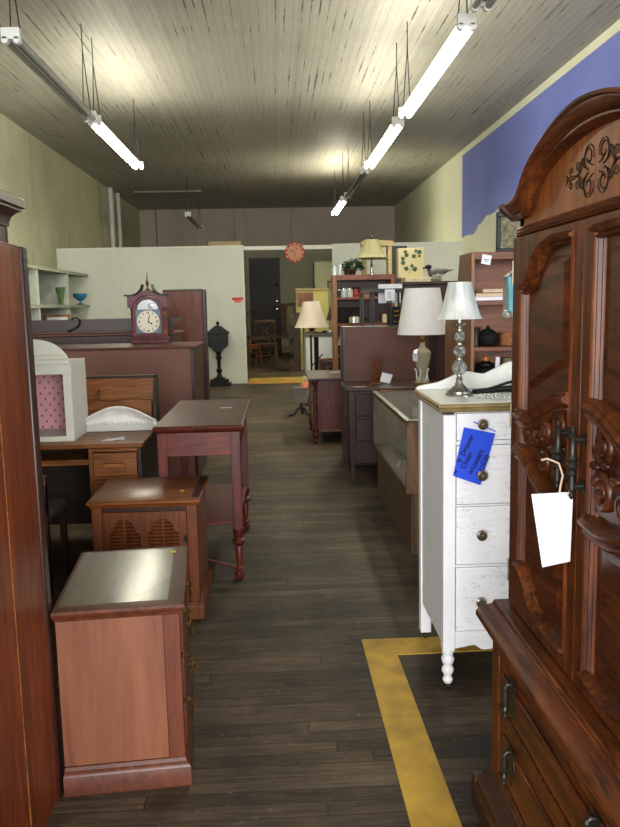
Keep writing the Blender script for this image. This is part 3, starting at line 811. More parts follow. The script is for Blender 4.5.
def curio():
    t = thing('display_cabinet', 'small white arched shadow box lined with pink floral paper, on the desk', 'display box', (-1.282, 4.375, .70))
    t.scale = (1, 1, 1.075)
    w, d, H, th = .185, .165, .395, .018
    b = MB().box(-w, -w + th, -d, d, .0, H).box(w - th, w, -d, d, .0, H).box(-w + th, w - th, -d, d, 0, .02).box(-w + th, w - th, -d, d, H - th, H)
    ob('body', b, 'cream_side', t)
    ob('lining', MB().box(-w + th, w - th, d - .008, d - .0002, .02, H - th), 'pink_wallpaper', t)
    ob('back_panel', MB().box(-w, w, d + .0002, d + .004, 0, H), 'pink_cloth', t)
    f = MB()
    for a, b_ in ((-w - .004, -w + .040), (w - .040, w + .004)): f.box(a, b_, -d - .012, -d, 0, .36)
    f.box(-w - .004, w + .004, -d - .016, -d, 0, .026)
    ob('face_frame', f, 'cream_paint', t, .003)
    arc = [(.215 * math.cos(PI * k / 20) * .885, .36 + .15 * math.sin(PI * k / 20)) for k in range(21)]
    ap = MB().prism([(-.19, .335), (-.19, .36)] + arc[::-1][1:-1] + [(.19, .36), (.19, .335)], 'y', -d - .014, -d + .012)
    for k, (z, pr) in enumerate(((.385, .022), (.41, .03), (.43, .026))):
        hw_ = .19 * math.sqrt(max(0, 1 - ((z - .36 + .01) / .15) ** 2)); ap.box(-hw_, hw_, -d - pr, -d - .005, z, z + .012)
    ob('arched_pediment', ap, 'cream_paint', t, .003)
curio()
def letter_rack():
    t = thing('desk_hutch', 'oak letter rack with slotted dividers standing at the back of the desk', 'desk organizer', (-1.08, 4.70, .70))
    ob('back_panel', MB().box(-.34, .345, .055, .075, 0, .29), 'oak', t, .002)
    ob('front_rail', MB().prism([(-.34, .0), (.33, .0), (.33, .155), (.20, .165), (.10, .15), (-.02, .165), (-.2, .155), (-.34, .165)], 'y', -.04, -.025), 'oak', t, .002)
    for x in (-.12, .0): ob('divider', MB().prism([(-.03, 0), (.056, 0), (.056, .22), (.02, .20), (-.03, .15)], 'x', x, x + .012), 'oak_z', t, .001)
    for x in (-.355, .345):
        ob('side_panel', MB().prism([(-.075, 0), (.075, 0), (.075, .30), (.03, .305), (.0, .28), (-.02, .2), (-.06, .14), (-.075, .08)], 'x', x, x + .018), 'oak_dark', t, .003)
    ob('top_rail', MB().box(-.345, .35, .045, .08, .285, .30), 'oak_dark', t, .003)
letter_rack()
def pediment():
    t = thing('scalloped_pediment', 'white arched pediment with scalloped trim lying on the desk by the letter rack', 'moulding', (-.915, 4.50, .70))
    t.rotation_euler = (R(-16), 0, 0)
    def top(u, a=.055, b=.138): return a + (b - a) * math.cos(u * PI / 2) ** 1.1
    us = [-1 + 2 * k / 24 for k in range(25)]; W = .21
    ob('board', MB().prism([(-W, 0)] + [(u * W, top(u) - .012) for u in us] + [(W, 0)], 'y', .0, .03), 'ceramic_white', t, .002)
    rows = []
    for u in us:
        z = top(u); x = u * (W + .008)
        rows.append([(x, .035, z), (x, -.045, z + .002), (x, -.05, z - .008), (x, -.035, z - .018), (x, -.012, z - .028), (x, .0, z - .045), (x, .035, z - .03)])
    ob('arched_moulding', MB().grid(rows, True), 'ceramic_white', t)
    e = MB()
    for k in range(15): e.ball((-.18 + k * .0255, -.016, .046), (.010, .008, .007), 8, 5)
    ob('scallop_trim', e, 'ceramic_white', t)
    ob('base_strip', MB().box(-W, W, -.012, .0, 0, .038), 'cream_side', t, .002)
    wg = MB(); wg.prism([(W - .01, .05), (W + .045, .018), (W + .055, .0), (W + .03, .0), (W - .01, .03)], 'y', -.055, .03)
    ob('end_wing', wg, 'ceramic_white', t, .003)
pediment()
tag(ob('paper_scrap', sheet([(-.065, -.03, .0), (-.01, -.045, .001), (.02, -.015, .003), (.06, -.01, .001), (.05, .03, .010), (.005, .012, .006), (-.04, .02, .001)], .002), 'paper', loc=(-.885, 4.2, .7005)), 'crumpled scrap of white paper on the front of the desk', 'paper')
def red_table():
    t = thing('side_table', 'tall reddish mahogany table with a low shelf and turned feet beside the aisle', 'table', (-.40, 4.415, 0))
    w, y0, y1 = .205, -.52, .50
    rows = []
    for o, z in ((.0, .775), (.012, .782), (.02, .792), (.022, .804), (.014, .812)):
        rows.append([(-w - o, y0 - o, z), (w + o, y0 - o, z), (w + o, y1 + .06 + o, z), (-w - o, y1 + .06 + o, z)])
    ob('tabletop', MB().grid(rows, True), 'mahogany_top', t, .0015)
    ob('apron', MB().box(-w + .01, w - .01, y0 + .006, y0 + .03, .655, .776), 'mahogany', t, .002); ob('apron', MB().box(-w + .01, w - .01, y1 - .03, y1 - .006, .655, .776), 'mahogany', t, .002)
    ob('apron', MB().box(-w + .008, -w + .03, y0 + .02, y1 - .02, .655, .776), 'mahogany_z', t, .002); ob('apron', MB().box(w - .03, w - .008, y0 + .02, y1 - .02, .655, .776), 'mahogany_z', t, .002)
    for sx in (-1, 1):
        for yy in (y0 + .022, y1 - .11):
            l = MB().box(sx * (w - .022) - .024, sx * (w - .022) + .024, yy - .022, yy + .026, .27, .776)
            l.lathe([(.010, 0), (.020, .004), (.025, .018), (.025, .032), (.012, .044), (.02, .05), (.021, .06), (.013, .066), (.017, .10), (.019, .165), (.012, .178), (.022, .182), (.034, .195), (.034, .207), (.018, .218), (.024, .228), (.03, .25), (.03, .272)], (sx * (w - .022), yy + .002, 0), 16)
            ob('leg', l, 'mahogany_z', t, .002, ang=45)
    ob('shelf', MB().prism([(-w + .01, y0 + .045), (-.05, y0 + .03), (.05, y0 + .03), (w - .01, y0 + .045), (w - .01, y1 - .13), (-w + .01, y1 - .13)], 'z', .285, .302), 'mahogany', t, .004)
    s = MB().tube([(-w + .03, y0 + .03, .14), (0, y0 + .06, .10), (w - .03, y0 + .03, .058)], .007, 6)
    ob('loose_stretcher', s, 'mahogany', t)
red_table()
tag(ob('price_label', sheet([(-.035, -.012, 0), (.035, -.012, 0), (.035, .012, 0), (-.035, .012, 0)], .001), 'paper', loc=(-.30, 4.55, .8135), rot=(0, 0, R(6))), 'small white paper label lying on the tall reddish table', 'label')

# --- the big brown backs behind the desk
t = thing('dresser', 'wide dresser seen from its plain brown hardboard back, mantel clock standing on top', 'dresser', (-1.36, 6.45, 0))
ob('back_panel', MB().box(-.73, .70, -.385, -.37, .03, 1.085), 'hardboard', t)
ob('body', MB().box(-.735, .725, -.37, .36, .03, 1.085), 'dark_wood', t, .003)
ob('top', MB().box(-.745, .74, -.39, .39, 1.085, 1.105), 'mahogany_top', t, .006)
for sx in (-.70, .69):
    for sy in (-.34, .33): ob('foot', MB().lathe([(.014, 0), (.024, .02), (.024, .03)], (sx, sy, 0), 10), 'dark_wood', t)
t = thing('sideboard', 'long dark sideboard with scrolled backboard, between the wide dresser and white partition', 'sideboard', (-1.6, 7.35, 0))
ob('body', MB().box(-.72, .70, -.22, .22, 0.0, 1.16), 'dark_wood', t, .004)
ob('top', MB().box(-.75, .73, -.25, .25, 1.16, 1.185), 'cherry_trim', t, .006)
bb = smooth([(.69, 1.18), (.66, 1.20), (.70, 1.225), (.68, 1.25), (.735, 1.275), (.755, 1.30), (.74, 1.312)])
ob('backboard', MB().prism([(-.73, 1.18)] + bb + [(-.73, 1.312)], 'y', -.21, -.18), 'dark_wood_x', t, .003)
ob('rail', MB().box(-.70, .69, -.225, -.205, 1.185, 1.205), 'cherry_trim', t, .003)
tag(ob('power_cord', MB().tube(smooth([(-1.82, 7.115, 1.315), (-1.76, 7.11, 1.325), (-1.745, 7.11, 1.28), (-1.77, 7.11, 1.245), (-1.83, 7.11, 1.215)]), .007, 6).ball((-1.84, 7.11, 1.212), (.018, .012, .014), 8, 6), 'black_matte'), 'black cord and plug draped over the sideboard backboard, left of the mantel clock', 'cord')
t = thing('headboard_cabinet', 'tall reddish brown wooden panel standing behind the mantel clock', 'wood panel', (-.90, 8.02, 0))
ob('panel', MB().box(-.22, .175, -.02, .10, 0, 1.57), 'panel_red', t, .004)
ob('edge_frame', MB().box(.175, .205, -.035, .12, 0, 1.575).box(-.22, .175, -.028, .11, 1.56, 1.58), 'dark_wood', t, .004)
# --- mantel clock
def mantel():
    t = thing('mantel_clock', 'burgundy mantel clock with swan neck pediment and round dial on the wide dresser', 'clock', (-1.065, 6.74, 1.105))
    w, d = .142, .07
    ob('case', MB().box(-w, w, -d + .012, d, .03, .36), 'clock_wood', t, .003)
    b = MB()
    for o, z0, z1 in ((.008, 0, .035), (.018, .035, .052)): b.box(-w - o, w + o, -d - o, d + .005, z0, z1)
    ob('base', b, 'clock_wood', t, .004)
    # door frame with arched opening
    fr = MB(); ow, iw = .128, .103; zc = .28
    oa = [(ow * math.cos(PI * k / 16), zc + .112 * math.sin(PI * k / 16)) for k in range(17)]
    ia = [(iw * .90 * math.cos(PI * k / 16), zc + .088 * math.sin(PI * k / 16)) for k in range(17)]
    fr.prism([(-ow, .06), (-ow, zc), (-iw, zc), (-iw, .085), (iw, .085), (iw, zc), (ow, zc), (ow, .06)], 'y', -d - .006, -d + .014)
    fr.prism(oa + ia[::-1], 'y', -d - .006, -d + .014)
    ob('door_frame', fr, 'clock_wood', t, .002)
    ob('back_plate', MB().box(-iw, iw, -d + .006, -d + .010, .085, zc).prism(ia, 'y', -d + .006, -d + .010), 'blue_grey', t)
    ob('moon_dial', MB().prism([(x * .92, zc + .004 + (z - zc) * .92) for x, z in ia], 'y', -d + .002, -d + .007).ball((.03, -d + .002, zc + .035), (.026, .004, .026), 14, 8), 'silver_face', t)
    dl = ob('dial', MB().cyl((0, -d - .001, .182), .094, .008, 32, 'y'), 'dial', t)
    mk = MB()
    for k in range(12):
        a = PI * k / 6; L = .014; c, s = math.sin(a), math.cos(a)
        for q in ((0,) if k % 3 else (-.006, .006)):
            p0 = (c * .068 + s * q, s * .068 - c * q); p1 = (c * .084 + s * q, s * .084 - c * q)
            mk.tube([(p0[0], -d - .0015, .182 + p0[1]), (p1[0], -d - .0015, .182 + p1[1])], .0034, 5, )
    ob('hour_mark', mk, 'black_satin', dl)
    hn = MB().tube([(0, -d - .004, .182), (.034, -d - .004, .162)], [.005, .003], 6).ball((.026, -d - .004, .167), (.008, .002, .006), 8, 6)
    hn.tube([(0, -d - .005, .182), (.016, -d - .005, .246)], [.004, .002], 6)
    ob('clock_hand', hn, 'black_satin', dl)
    for s in (-1, 1):
        ob('column', MB().lathe([(.008, .06), (.010, .075), (.006, .085), (.006, .275), (.010, .285), (.008, .30)], (s * .136, -d - .004, 0), 10), 'clock_wood', t)
    ob('column_cap', MB().box(.130, .143, -d - .012, -d - .002, .235, .262).box(.130, .143, -d - .012, -d - .002, .085, .11), 'brass', t, .002)
    # hood with swan neck
    hd = MB()
    sh = [(-.178, .30), (-.165, .30), (-.165, .30)] 
    inner_ = [(.128 * math.cos(PI * k / 16), zc + .118 * math.sin(PI * k / 16)) for k in range(17)]
    hood = [(-.165, .30), (-.165, .395), (-.09, .402), (-.055, .425), (-.05, .44), (.05, .44), (.055, .425), (.09, .402), (.165, .395), (.165, .30), (.122, .30)] + inner_[1:-1] + [(-.122, .30)]
    hd.prism(hood, 'y', -d - .016, d)
    ob('hood', hd, 'clock_wood', t, .002)
    for s in (-1, 1):
        pts = smooth([(s * .188, .403), (s * .14, .402), (s * .095, .412), (s * .062, .438), (s * .046, .468), (s * .040, .488)], 5)
        n = len(pts); sw = MB().grid([[(x, -d - .026, z - .007), (x, -d - .026, z + .006), (x, d * .6, z + .006), (x, d * .6, z - .007)] for x, z in pts], True)
        ob('swan_neck', sw, 'black_satin', t)
    f = MB().lathe([(.018, .44), (.020, .452), (.008, .46), (.006, .475), (.012, .49), (.016, .505), (.010, .52), (.005, .53), (.006, .545), (.004, .57), (.001, .60)], (0, -.02, 0), 14)
    ob('finial', f, 'brass', t)
mantel()
# --- shelf unit on the left wall with glassware
t = thing('shelf_unit', 'long pale green open shelf unit along the left wall behind the furniture', 'shelf', (-3.53, 12.0, 0))
for z in (1.965, 1.43, .95, .5, .04): ob('shelf', MB().box(-.28, .26, -2.0, 2.15, z, z + .05), 'green_edge', t, .004)
for y in (-1.95, -.80, .82): ob('upright', MB().box(-.28, .245, y - .035, y + .035, .0, 1.965), 'shelf_green', t, .003)
ob('back_panel', MB().box(-.285, -.270, -2.0, 2.15, 0, 1.965), 'shelf_back', t)
tag(ob('glass_vase', MB().lathe([(.04, 0), (.05, .01), (.035, .03), (.05, .11), (.08, .27), (.072, .265), (.03, .04)], (-3.345, 12.55, 1.481), 14), 'green_glass'), 'flared olive green glass vase on the green shelf, left of the blue goblet', 'vase')
tag(ob('glass_goblet', MB().lathe([(.07, 0), (.07, .01), (.015, .03), (.015, .06), (.07, .09), (.115, .13), (.12, .19), (.10, .19), (.06, .11)], (-3.335, 13.75, 1.481), 16), 'blue_glass'), 'bright blue glass goblet on the upper green shelf', 'goblet')
t = thing('picture_frame', 'small brown framed picture on the green shelf unit below the olive green vase', 'picture frame', (-3.42, 12.55, 1.001))
for a in ((-.015, .015, -.20, .20, 0, .04), (-.015, .015, -.20, .20, .29, .33), (-.015, .015, -.20, -.16, .04, .29), (-.015, .015, .16, .20, .04, .29)): ob('frame', MB().box(*a), 'bookcase_z', t, .003)
ob('picture', MB().box(-.01, .004, -.165, .165, .035, .295), 'paper', t)
t.rotation_euler = (0, 0, R(-60))
# --- black cast mailbox on pedestal
def mailbox():
    t = thing('pedestal_mailbox', 'black cast metal mailbox on a turned pedestal against the white partition', 'mailbox', (-1.02, 14.02, 0))
    ob('base', MB().box(-.21, .21, -.13, .13, 0, .05).box(-.16, .16, -.11, .11, .05, .11).box(-.10, .10, -.09, .09, .11, .14), 'black_satin', t, .01)
    ob('pedestal', MB().lathe([(.075, .13), (.05, .17), (.035, .22), (.06, .27), (.03, .31), (.035, .45), (.06, .50), (.035, .54), (.055, .60), (.09, .64), (.10, .66)], (0, 0, 0), 16), 'black_satin', t)
    b = MB().prism([(-.05, .60), (.05, .60), (.13, .68), (.17, .70), (.18, .93), (-.18, .93), (-.17, .70), (-.13, .68)], 'y', -.11, .11)
    ob('box', b, 'black_satin', t, .01)
    ob('lid', MB().prism([(-.20, .92), (.20, .92), (.20, .945), (.10, 1.02), (.05, 1.06), (-.05, 1.06), (-.10, 1.02), (-.20, .945)], 'y', -.13, .12), 'black_satin', t, .008)
    ob('finial', MB().lathe([(.03, 1.055), (.012, 1.075), (.035, 1.10), (.02, 1.13), (.002, 1.15)], (0, 0, 0), 12), 'black_satin', t)
    ob('mail_slot', MB().box(-.12, .12, -.118, -.105, .84, .88), 'iron', t, .003)
mailbox()
lb = thing('sale_sign', 'small red and orange label stuck on the partition left of the doorway', 'sign', (-.665, YP - .003, 1.50))
ob('upper_strip', MB().box(-.10, .10, -.004, .001, .01, .055), 'red_tag', lb)
ob('lower_strip', MB().box(-.055, .06, -.004, .001, -.035, .01), 'orange_tag', lb)
tag(ob('wood_block', MB().box(-1.15, -.57, YP - .01, YP + .11, 2.476, 2.55), 'pine', bev=.004), 'pale pine board lying on top of the partition left of the orange clock', 'board')
# --- round orange wall clock on the doorway header
t = thing('wall_clock', 'round orange rimmed wall clock hanging on the doorway header', 'clock', (.385, YP - .03, 2.33))
ob('rim', MB().lathe([(.12, .0), (.17, -.004), (.178, -.02), (.165, -.035), (.135, -.03), (.13, -.015), (.12, -.01)], (0, 0, 0), 36, 'y'), 'clock_rim', t)
fc = ob('clock_face', MB().cyl((0, -.022, 0), .138, .03, 32, 'y'), 'clock_face', t)
k_ = MB()
for i in range(12): k_.ball((.152 * math.sin(i * PI / 6), -.034, .152 * math.cos(i * PI / 6)), (.010, .004, .010), 8, 6)
ob('stud', k_, 'dial', t)
ob('clock_hand', MB().tube([(0, -.027, 0), (-.058, -.027, .028)], .006, 6).tube([(0, -.028, 0), (.0, -.028, -.07)], .006, 6).ball((-.058, -.027, .028), (.014, .004, .012), 8, 6).ball((.036, -.027, .058), (.013, .004, .012), 8, 6), 'panel_red', fc)

# ------------------------------------------------------------------ white chest of drawers
def chest():
    t = thing('chest_of_drawers', 'white crackle painted chest of drawers with gold edged top and shaped backboard', 'chest of drawers', (.992, 2.90, 0))
    w, d = .42, .235
    def post(x, y, front):
        p_ = MB().box(x - .022, x + .022, y - .022, y + .022, .145 if front else .03, .99)
        if front: p_.lathe([(.012, .018), (.016, .024), (.020, .034), (.013, .044), (.015, .052), (.022, .064), (.022, .076), (.014, .086), (.020, .096), (.024, .112), (.017, .126), (.022, .134), (.022, .148)], (x, y, 0), 16)
        c_ = MB().lathe([(.011, -.006), (.011, .006)], (x, y - .006, .0125), 12, 'x').box(x - .004, x + .004, y - .008, y + .008, .012, .034)
        l = ob('leg', p_, 'white_paint', t, .003, ang=45); ob('caster', c_, 'pewter', l)
    for x in (-w + .024, w - .024): post(x, -d + .012, True); post(x, d - .024, False)
    ob('side_panel', MB().box(-w + .008, -w + .018, -d + .03, d - .04, .16, .99), 'white_paint', t)
    ob('side_panel', MB().box(w - .018, w - .008, -d + .03, d - .04, .16, .99), 'white_paint', t)
    ob('back_panel', MB().box(-w + .04, w - .04, d - .02, d - .01, .10, .99), 'white_paint', t)
    # front rails
    fr = MB()
    for z0, z1 in ((.995, 1.0), (.884, .898), (.668, .674), (.450, .458), (.20, .214)): fr.box(-w + .046, w - .046, -d + .0, -d + .02, z0, z1)
    fr.box(-w + .046, w - .046, -d + .02, -d + .03, .2, 1.0)
    ob('front_rail', fr, 'white_paint', t, .001)
    ap = smooth([(-.374, .15), (-.34, .155), (-.30, .16), (-.27, .143), (-.22, .148), (-.14, .17), (0, .178), (.14, .17), (.22, .148), (.27, .143), (.30, .16), (.34, .155), (.374, .15)], 4)
    ob('apron', MB().prism([(-.374, .20)] + ap + [(.374, .20)], 'y', -d, -d + .02), 'white_paint', t, .002)
    for z0, z1 in ((.900, .993), (.676, .882), (.460, .666), (.216, .448)):
        dr = ob('drawer', MB().box(-w + .05, w - .05, -d - .003, -d + .03, z0, z1), 'crackle_paint', t, .003)
        zc = {.900: .957, .676: .78, .460: .568, .216: .325}[z0]
        for x in (-.283, .283):
            k = MB().lathe([(.010, -.003), (.007, -.010), (.009, -.016), (.0185, -.020), (.0185, -.024), (.013, -.027), (.011, -.024), (.007, -.024), (.005, -.030), (.001, -.031)], (x, -d, zc), 20, 'y')
            ob('knob', k, 'antique_knob', dr)
    tp = [( -w - .018, -d - .022), (w + .018, -d - .022), (w + .018, d - .005), (-w - .018, d - .005)]
    rows = []
    for o, z in ((-.014, .998), (-.004, 1.002), (-.002, 1.008), (-.006, 1.012), (.0, 1.018), (.0, 1.024), (-.005, 1.029)):
        rows.append([(-w - .018 - o, -d - .022 - o, z), (w + .018 + o, -d - .022 - o, z), (w + .018 + o, d - .005, z), (-w - .018 - o, d - .005, z)])
    ob('top_edge', MB().grid(rows, True), 'gilt_edge', t)
    ob('top', MB().box(-w - .010, w + .010, -d - .014, d - .006, 1.024, 1.031), 'white_plastic', t, .002)
    half = [(.43, 1.03), (.425, 1.040), (.40, 1.047), (.34, 1.057), (.26, 1.088), (.22, 1.096), (.185, 1.090), (.15, 1.087), (.11, 1.105), (.05, 1.130), (0, 1.136)]
    hp = smooth(half, 4)
    ob('backboard', MB().prism([(x, z) for x, z in hp] + [(-x, z) for x, z in hp[::-1][1:]], 'y', d - .02, d + .0), 'white_plastic', t, .003)
    t.scale = (1, 1, 1.021)
chest()
def text(name, s, size, mat, parent, o, th, squash=1.0):
    cu = bpy.data.curves.new(name, 'FONT'); cu.body = s; cu.size = size; cu.extrude = .0002; cu.resolution_u = 3; cu.offset = .0003
    f = bpy.data.objects.new(name, cu); C.objects.link(f)
    me = bpy.data.meshes.new_from_object(f); bpy.data.objects.remove(f)
    ob_ = bpy.data.objects.new(name, me); me.materials.clear(); me.materials.append(MATS[mat]); C.objects.link(ob_)
    ob_.parent = parent
    c, s_ = math.cos(R(th)), math.sin(R(th)); sh = .16
    ob_.matrix_local = Matrix(((c * squash, -s_ + c * sh, 0, o[0]), (0, 0, -1, o[1]), (s_ * squash, c + s_ * sh, 0, o[2]), (0, 0, 0, 1)))
    return ob_
bt = thing('price_tag', 'bright blue paper price tag with handwriting hanging on the white chest', 'tag', (.684, 2.655, .87))
ob('card', sheet([(-.040, -.006, .098), (.072, 0, .072), (.018, -.010, -.108), (-.078, -.008, -.072)], .001), 'blue_paper', bt)
ob('string', MB().tube([(-.004, .0, .115), (.03, .003, .098), (.072, .0, .080)], .0022, 6), 'blue_paper', bt)
for s, x, z, sz, q in (('4  Drawer', -.052, -.026, .026, .95), ('Chest', -.038, -.050, .028, .95), ('w/casters', -.014, -.070, .026, .95), ('$ 110.00', .016, -.078, .027, .85), ('N', -.068, -.066, .017, 1)):
    text('handwriting', s, sz, 'dark_ink', bt, (x, -.0125, z), 70, q)

# --- lamps
def crystal_lamp():
    t = thing('table_lamp', 'silver table lamp with stacked crackle glass balls on the white chest', 'lamp', (.680, 2.875, 1.053))
    t.scale = (.97, .97, .97)
    ob('base', MB().lathe([(.053, 0), (.054, .006), (.048, .010), (.047, .016), (.030, .028), (.016, .046), (.012, .06), (.015, .064), (.010, .068), (.012, .074), (.008, .08)], (0, 0, 0), 28), 'nickel', t)
    z = .08
    for zc, r in ((.107, .030), (.170, .024), (.226, .021)):
        ob('glass_ball', MB().ball((0, 0, zc), r, 14, 9), 'crackle_glass', t, ang=4)
    ob('stem', MB().cyl((0, 0, .07), .0035, .24, 10), 'chrome', t)
    for zc in (.078, .140, .197, .250): ob('collar', MB().lathe([(.007, -.006), (.011, -.002), (.011, .002), (.007, .006)], (0, 0, zc), 14), 'chrome', t)
    ob('drip_cup', MB().lathe([(.006, .255), (.010, .262), (.026, .274), (.027, .278), (.018, .276), (.008, .272), (.008, .30)], (0, 0, 0), 20), 'nickel', t)
    rows = []; N = 48
    for u in [i / 10 for i in range(11)]:
        r = .086 - .042 * (u ** .72); zz = .292 + .138 * u
        rows.append([(r * (1 + .018 * math.cos(12 * 2 * PI * k / N)) * math.cos(2 * PI * k / N), r * (1 + .018 * math.cos(12 * 2 * PI * k / N)) * math.sin(2 * PI * k / N), zz) for k in range(N)])
    inner = [[(x * .97, y * .97, z) for x, y, z in r] for r in rows[::-1]]
    m = MB(); rr = rows + inner + [rows[0]]
    vs = [p for r in rr[:-1] for p in r]; n = N; L = len(rr) - 1
    fs = [(i * n + k, i * n + (k + 1) % n, ((i + 1) % L) * n + (k + 1) % n, ((i + 1) % L) * n + k) for i in range(L) for k in range(n)]
    m.add(vs, fs); ob('lamp_shade', m, 'silver_shade', t, ang=60)
crystal_lamp()
def shade(t, r0, r1, z0, z1, mat, curve=1.0, pleat=0, N=40, name='lamp_shade'):
    rows = []
    for u in [i / 8 for i in range(9)]:
        r = r0 + (r1 - r0) * (u ** curve)
        rows.append([(r * (1 + pleat * (k % 2)) * math.cos(2 * PI * k / N), r * (1 + pleat * (k % 2)) * math.sin(2 * PI * k / N), z0 + (z1 - z0) * u) for k in range(N)])
    rr = rows + [[(x * .975, y * .975, z) for x, y, z in r] for r in rows[::-1]]
    vs = [p for r in rr for p in r]; L = len(rr)
    fs = [(i * N + k, i * N + (k + 1) % N, ((i + 1) % L) * N + (k + 1) % N, ((i + 1) % L) * N + k) for i in range(L) for k in range(N)]
    s = ob(name, MB().add(vs, fs), mat, t, ang=30 if pleat else 60)
    ob('shade_ring', MB().lathe([(r1 * .97, z1 - .006), (r1 * .97, z1 - .003)], (0, 0, 0), 12), 'iron', s) if False else None
    return s
t = thing('table_lamp', 'table lamp with tall white pleated shade and cut glass body, behind the glass case', 'lamp', (1.162, 6.17, .745))
ob('base', MB().lathe([(.082, 0), (.084, .008), (.078, .016), (.060, .022)], (0, 0, 0), 24), 'brass', t)
ob('glass_body', MB().lathe([(.060, .02), (.058, .035), (.034, .06), (.026, .09), (.032, .11), (.048, .15), (.062, .20), (.070, .245), (.072, .262), (.060, .28), (.030, .30), (.020, .325), (.024, .345)], (0, 0, 0), 10), 'lamp_glass', t, ang=15)
lf = MB()
for k in range(5):
    a = k * 1.256; lf.tube(smooth([(.05 * math.cos(a), .05 * math.sin(a), .03), (.045 * math.cos(a + .3), .045 * math.sin(a + .3), .07), (.05 * math.cos(a + .5), .05 * math.sin(a + .5), .12), (.062 * math.cos(a + .4), .062 * math.sin(a + .4), .13)]), .006, 6)
ob('leaf_ornament', lf, 'ceramic_white', t)
ob('neck', MB().lathe([(.022, .34), (.03, .355), (.014, .365), (.018, .385), (.012, .40), (.012, .46)], (0, 0, 0), 14), 'brass', t)
shade(t, .196, .137, .405, .765, 'shade_white', 1.0, .012, 96)
ob('harp', MB().cyl((0, 0, .44), .004, .33, 8).box(-.136, .136, -.003, .003, .755, .761), 'brass', t)
pt = ob('price_tag', sheet([(-.092, -.09, .20), (-.055, -.095, .20), (-.055, -.092, .265), (-.092, -.087, .265)]), 'paper', t)
ob('writing', MB().box(-.085, -.066, -.0965, -.0945, .245, .250).box(-.085, -.066, -.0965, -.0945, .232, .236), 'label_line', pt)
def hexlamp():
    t = thing('glass_lamp', 'blue stained glass lamp shade half hidden behind the carved armoire', 'lamp', (1.035, 3.0, 1.053 - .0))
    ob('base', MB().lathe([(.06, 0), (.06, .01), (.02, .03), (.012, .05), (.012, .30)], (0, 0, 0), 20), 'iron', t)
    N = 6; ro = .165; a0 = R(200)
    P_ = [(ro * math.cos(a0 + 2 * PI * k / N), ro * math.sin(a0 + 2 * PI * k / N)) for k in range(N)]
    for k in range(N):
        (x0, y0), (x1, y1) = P_[k], P_[(k + 1) % N]
        q = MB()
        def quad(pts, m, nm, par):
            return ob(nm, sheet(pts, .003), m, par)
        quad([(x0 * .97, y0 * .97, .305), (x1 * .97, y1 * .97, .305), (x1, y1, .435), (x0, y0, .435)], 'teal_glass' if k % 2 == 0 else 'lead_glass', 'glass_panel', t)
        quad([(x0, y0, .437), (x1, y1, .437), (x1 * .25, y1 * .25, .52), (x0 * .25, y0 * .25, .52)], 'lead_glass', 'roof_panel', t)
    fr = MB()
    for k in range(N):
        (x0, y0), (x1, y1) = P_[k], P_[(k + 1) % N]
        fr.tube([(x0 * .97, y0 * .97, .30), (x0, y0, .436), (x0 * .25, y0 * .25, .522)], .004, 6)
        fr.tube([(x0, y0, .436), (x1, y1, .436)], .004, 6); fr.tube([(x0 * .97, y0 * .97, .305), (x1 * .97, y1 * .97, .305)], .004, 6)
    ob('lead_frame', fr, 'lead_glass', t); ob('cap', MB().lathe([(.045, .515), (.03, .53), (.006, .545)], (0, 0, 0), 12), 'iron', t)
    fg = MB()
    for k in range(N):
        (x0, y0), (x1, y1) = P_[k], P_[(k + 1) % N]
        for j in range(4):
            u = (j + .5) / 4; fg.ball(((x0 + (x1 - x0) * u) * .97, (y0 + (y1 - y0) * u) * .97, .296), (.010, .010, .016), 8, 5)
    ob('bead_fringe', fg, 'pale_glass', t)
hexlamp()
# black strap and beads on the chest top
st = MB()
st.tube(smooth([(-.12, -.02, .006), (-.05, .01, .014), (.03, .03, .035), (.09, .03, .04), (.14, .02, .03), (.11, .0, .02), (.03, .0, .016), (-.05, -.01, .010), (-.12, -.02, .006)]), .011, 6, .5)
st.tube(smooth([(-.06, .0, .006), (.02, -.01, .008), (.10, -.02, .008), (.16, .0, .03), (.15, .05, .05), (.08, .05, .03)]), .012, 6, .5)
st.ball((.13, .02, .022), (.045, .03, .02), 12, 8)
tag(ob('strap_bundle', st, 'black_satin', loc=(.86, 2.93, 1.053)), 'bundle of shiny black straps on the white chest top', 'strap')
bd = MB()
for k in range(46):
    a = k * .41; r = .045 + .02 * math.sin(k * 1.7)
    bd.ball((r * 1.9 * math.cos(a), r * .8 * math.sin(a) - .01, .005 + .002 * (k % 2)), .0055, 8, 5)
tag(ob('bead_necklace', bd, 'pale_glass', loc=(.80, 2.79, 1.053)), 'tangle of clear glass beads at the front of the white chest top', 'beads')
tag(ob('bead', MB().ball((0, 0, .009), .009, 12, 8), 'yellow_tag', loc=(.885, 2.83, 1.053)), 'single yellow bead beside the black straps on the white chest', 'bead')
tag(ob('bead', MB().ball((0, 0, .007), (.016, .009, .007), 12, 8), 'blue_paper', loc=(.905, 2.775, 1.053)), 'flat blue bead beside the clear beads on the white chest', 'bead')

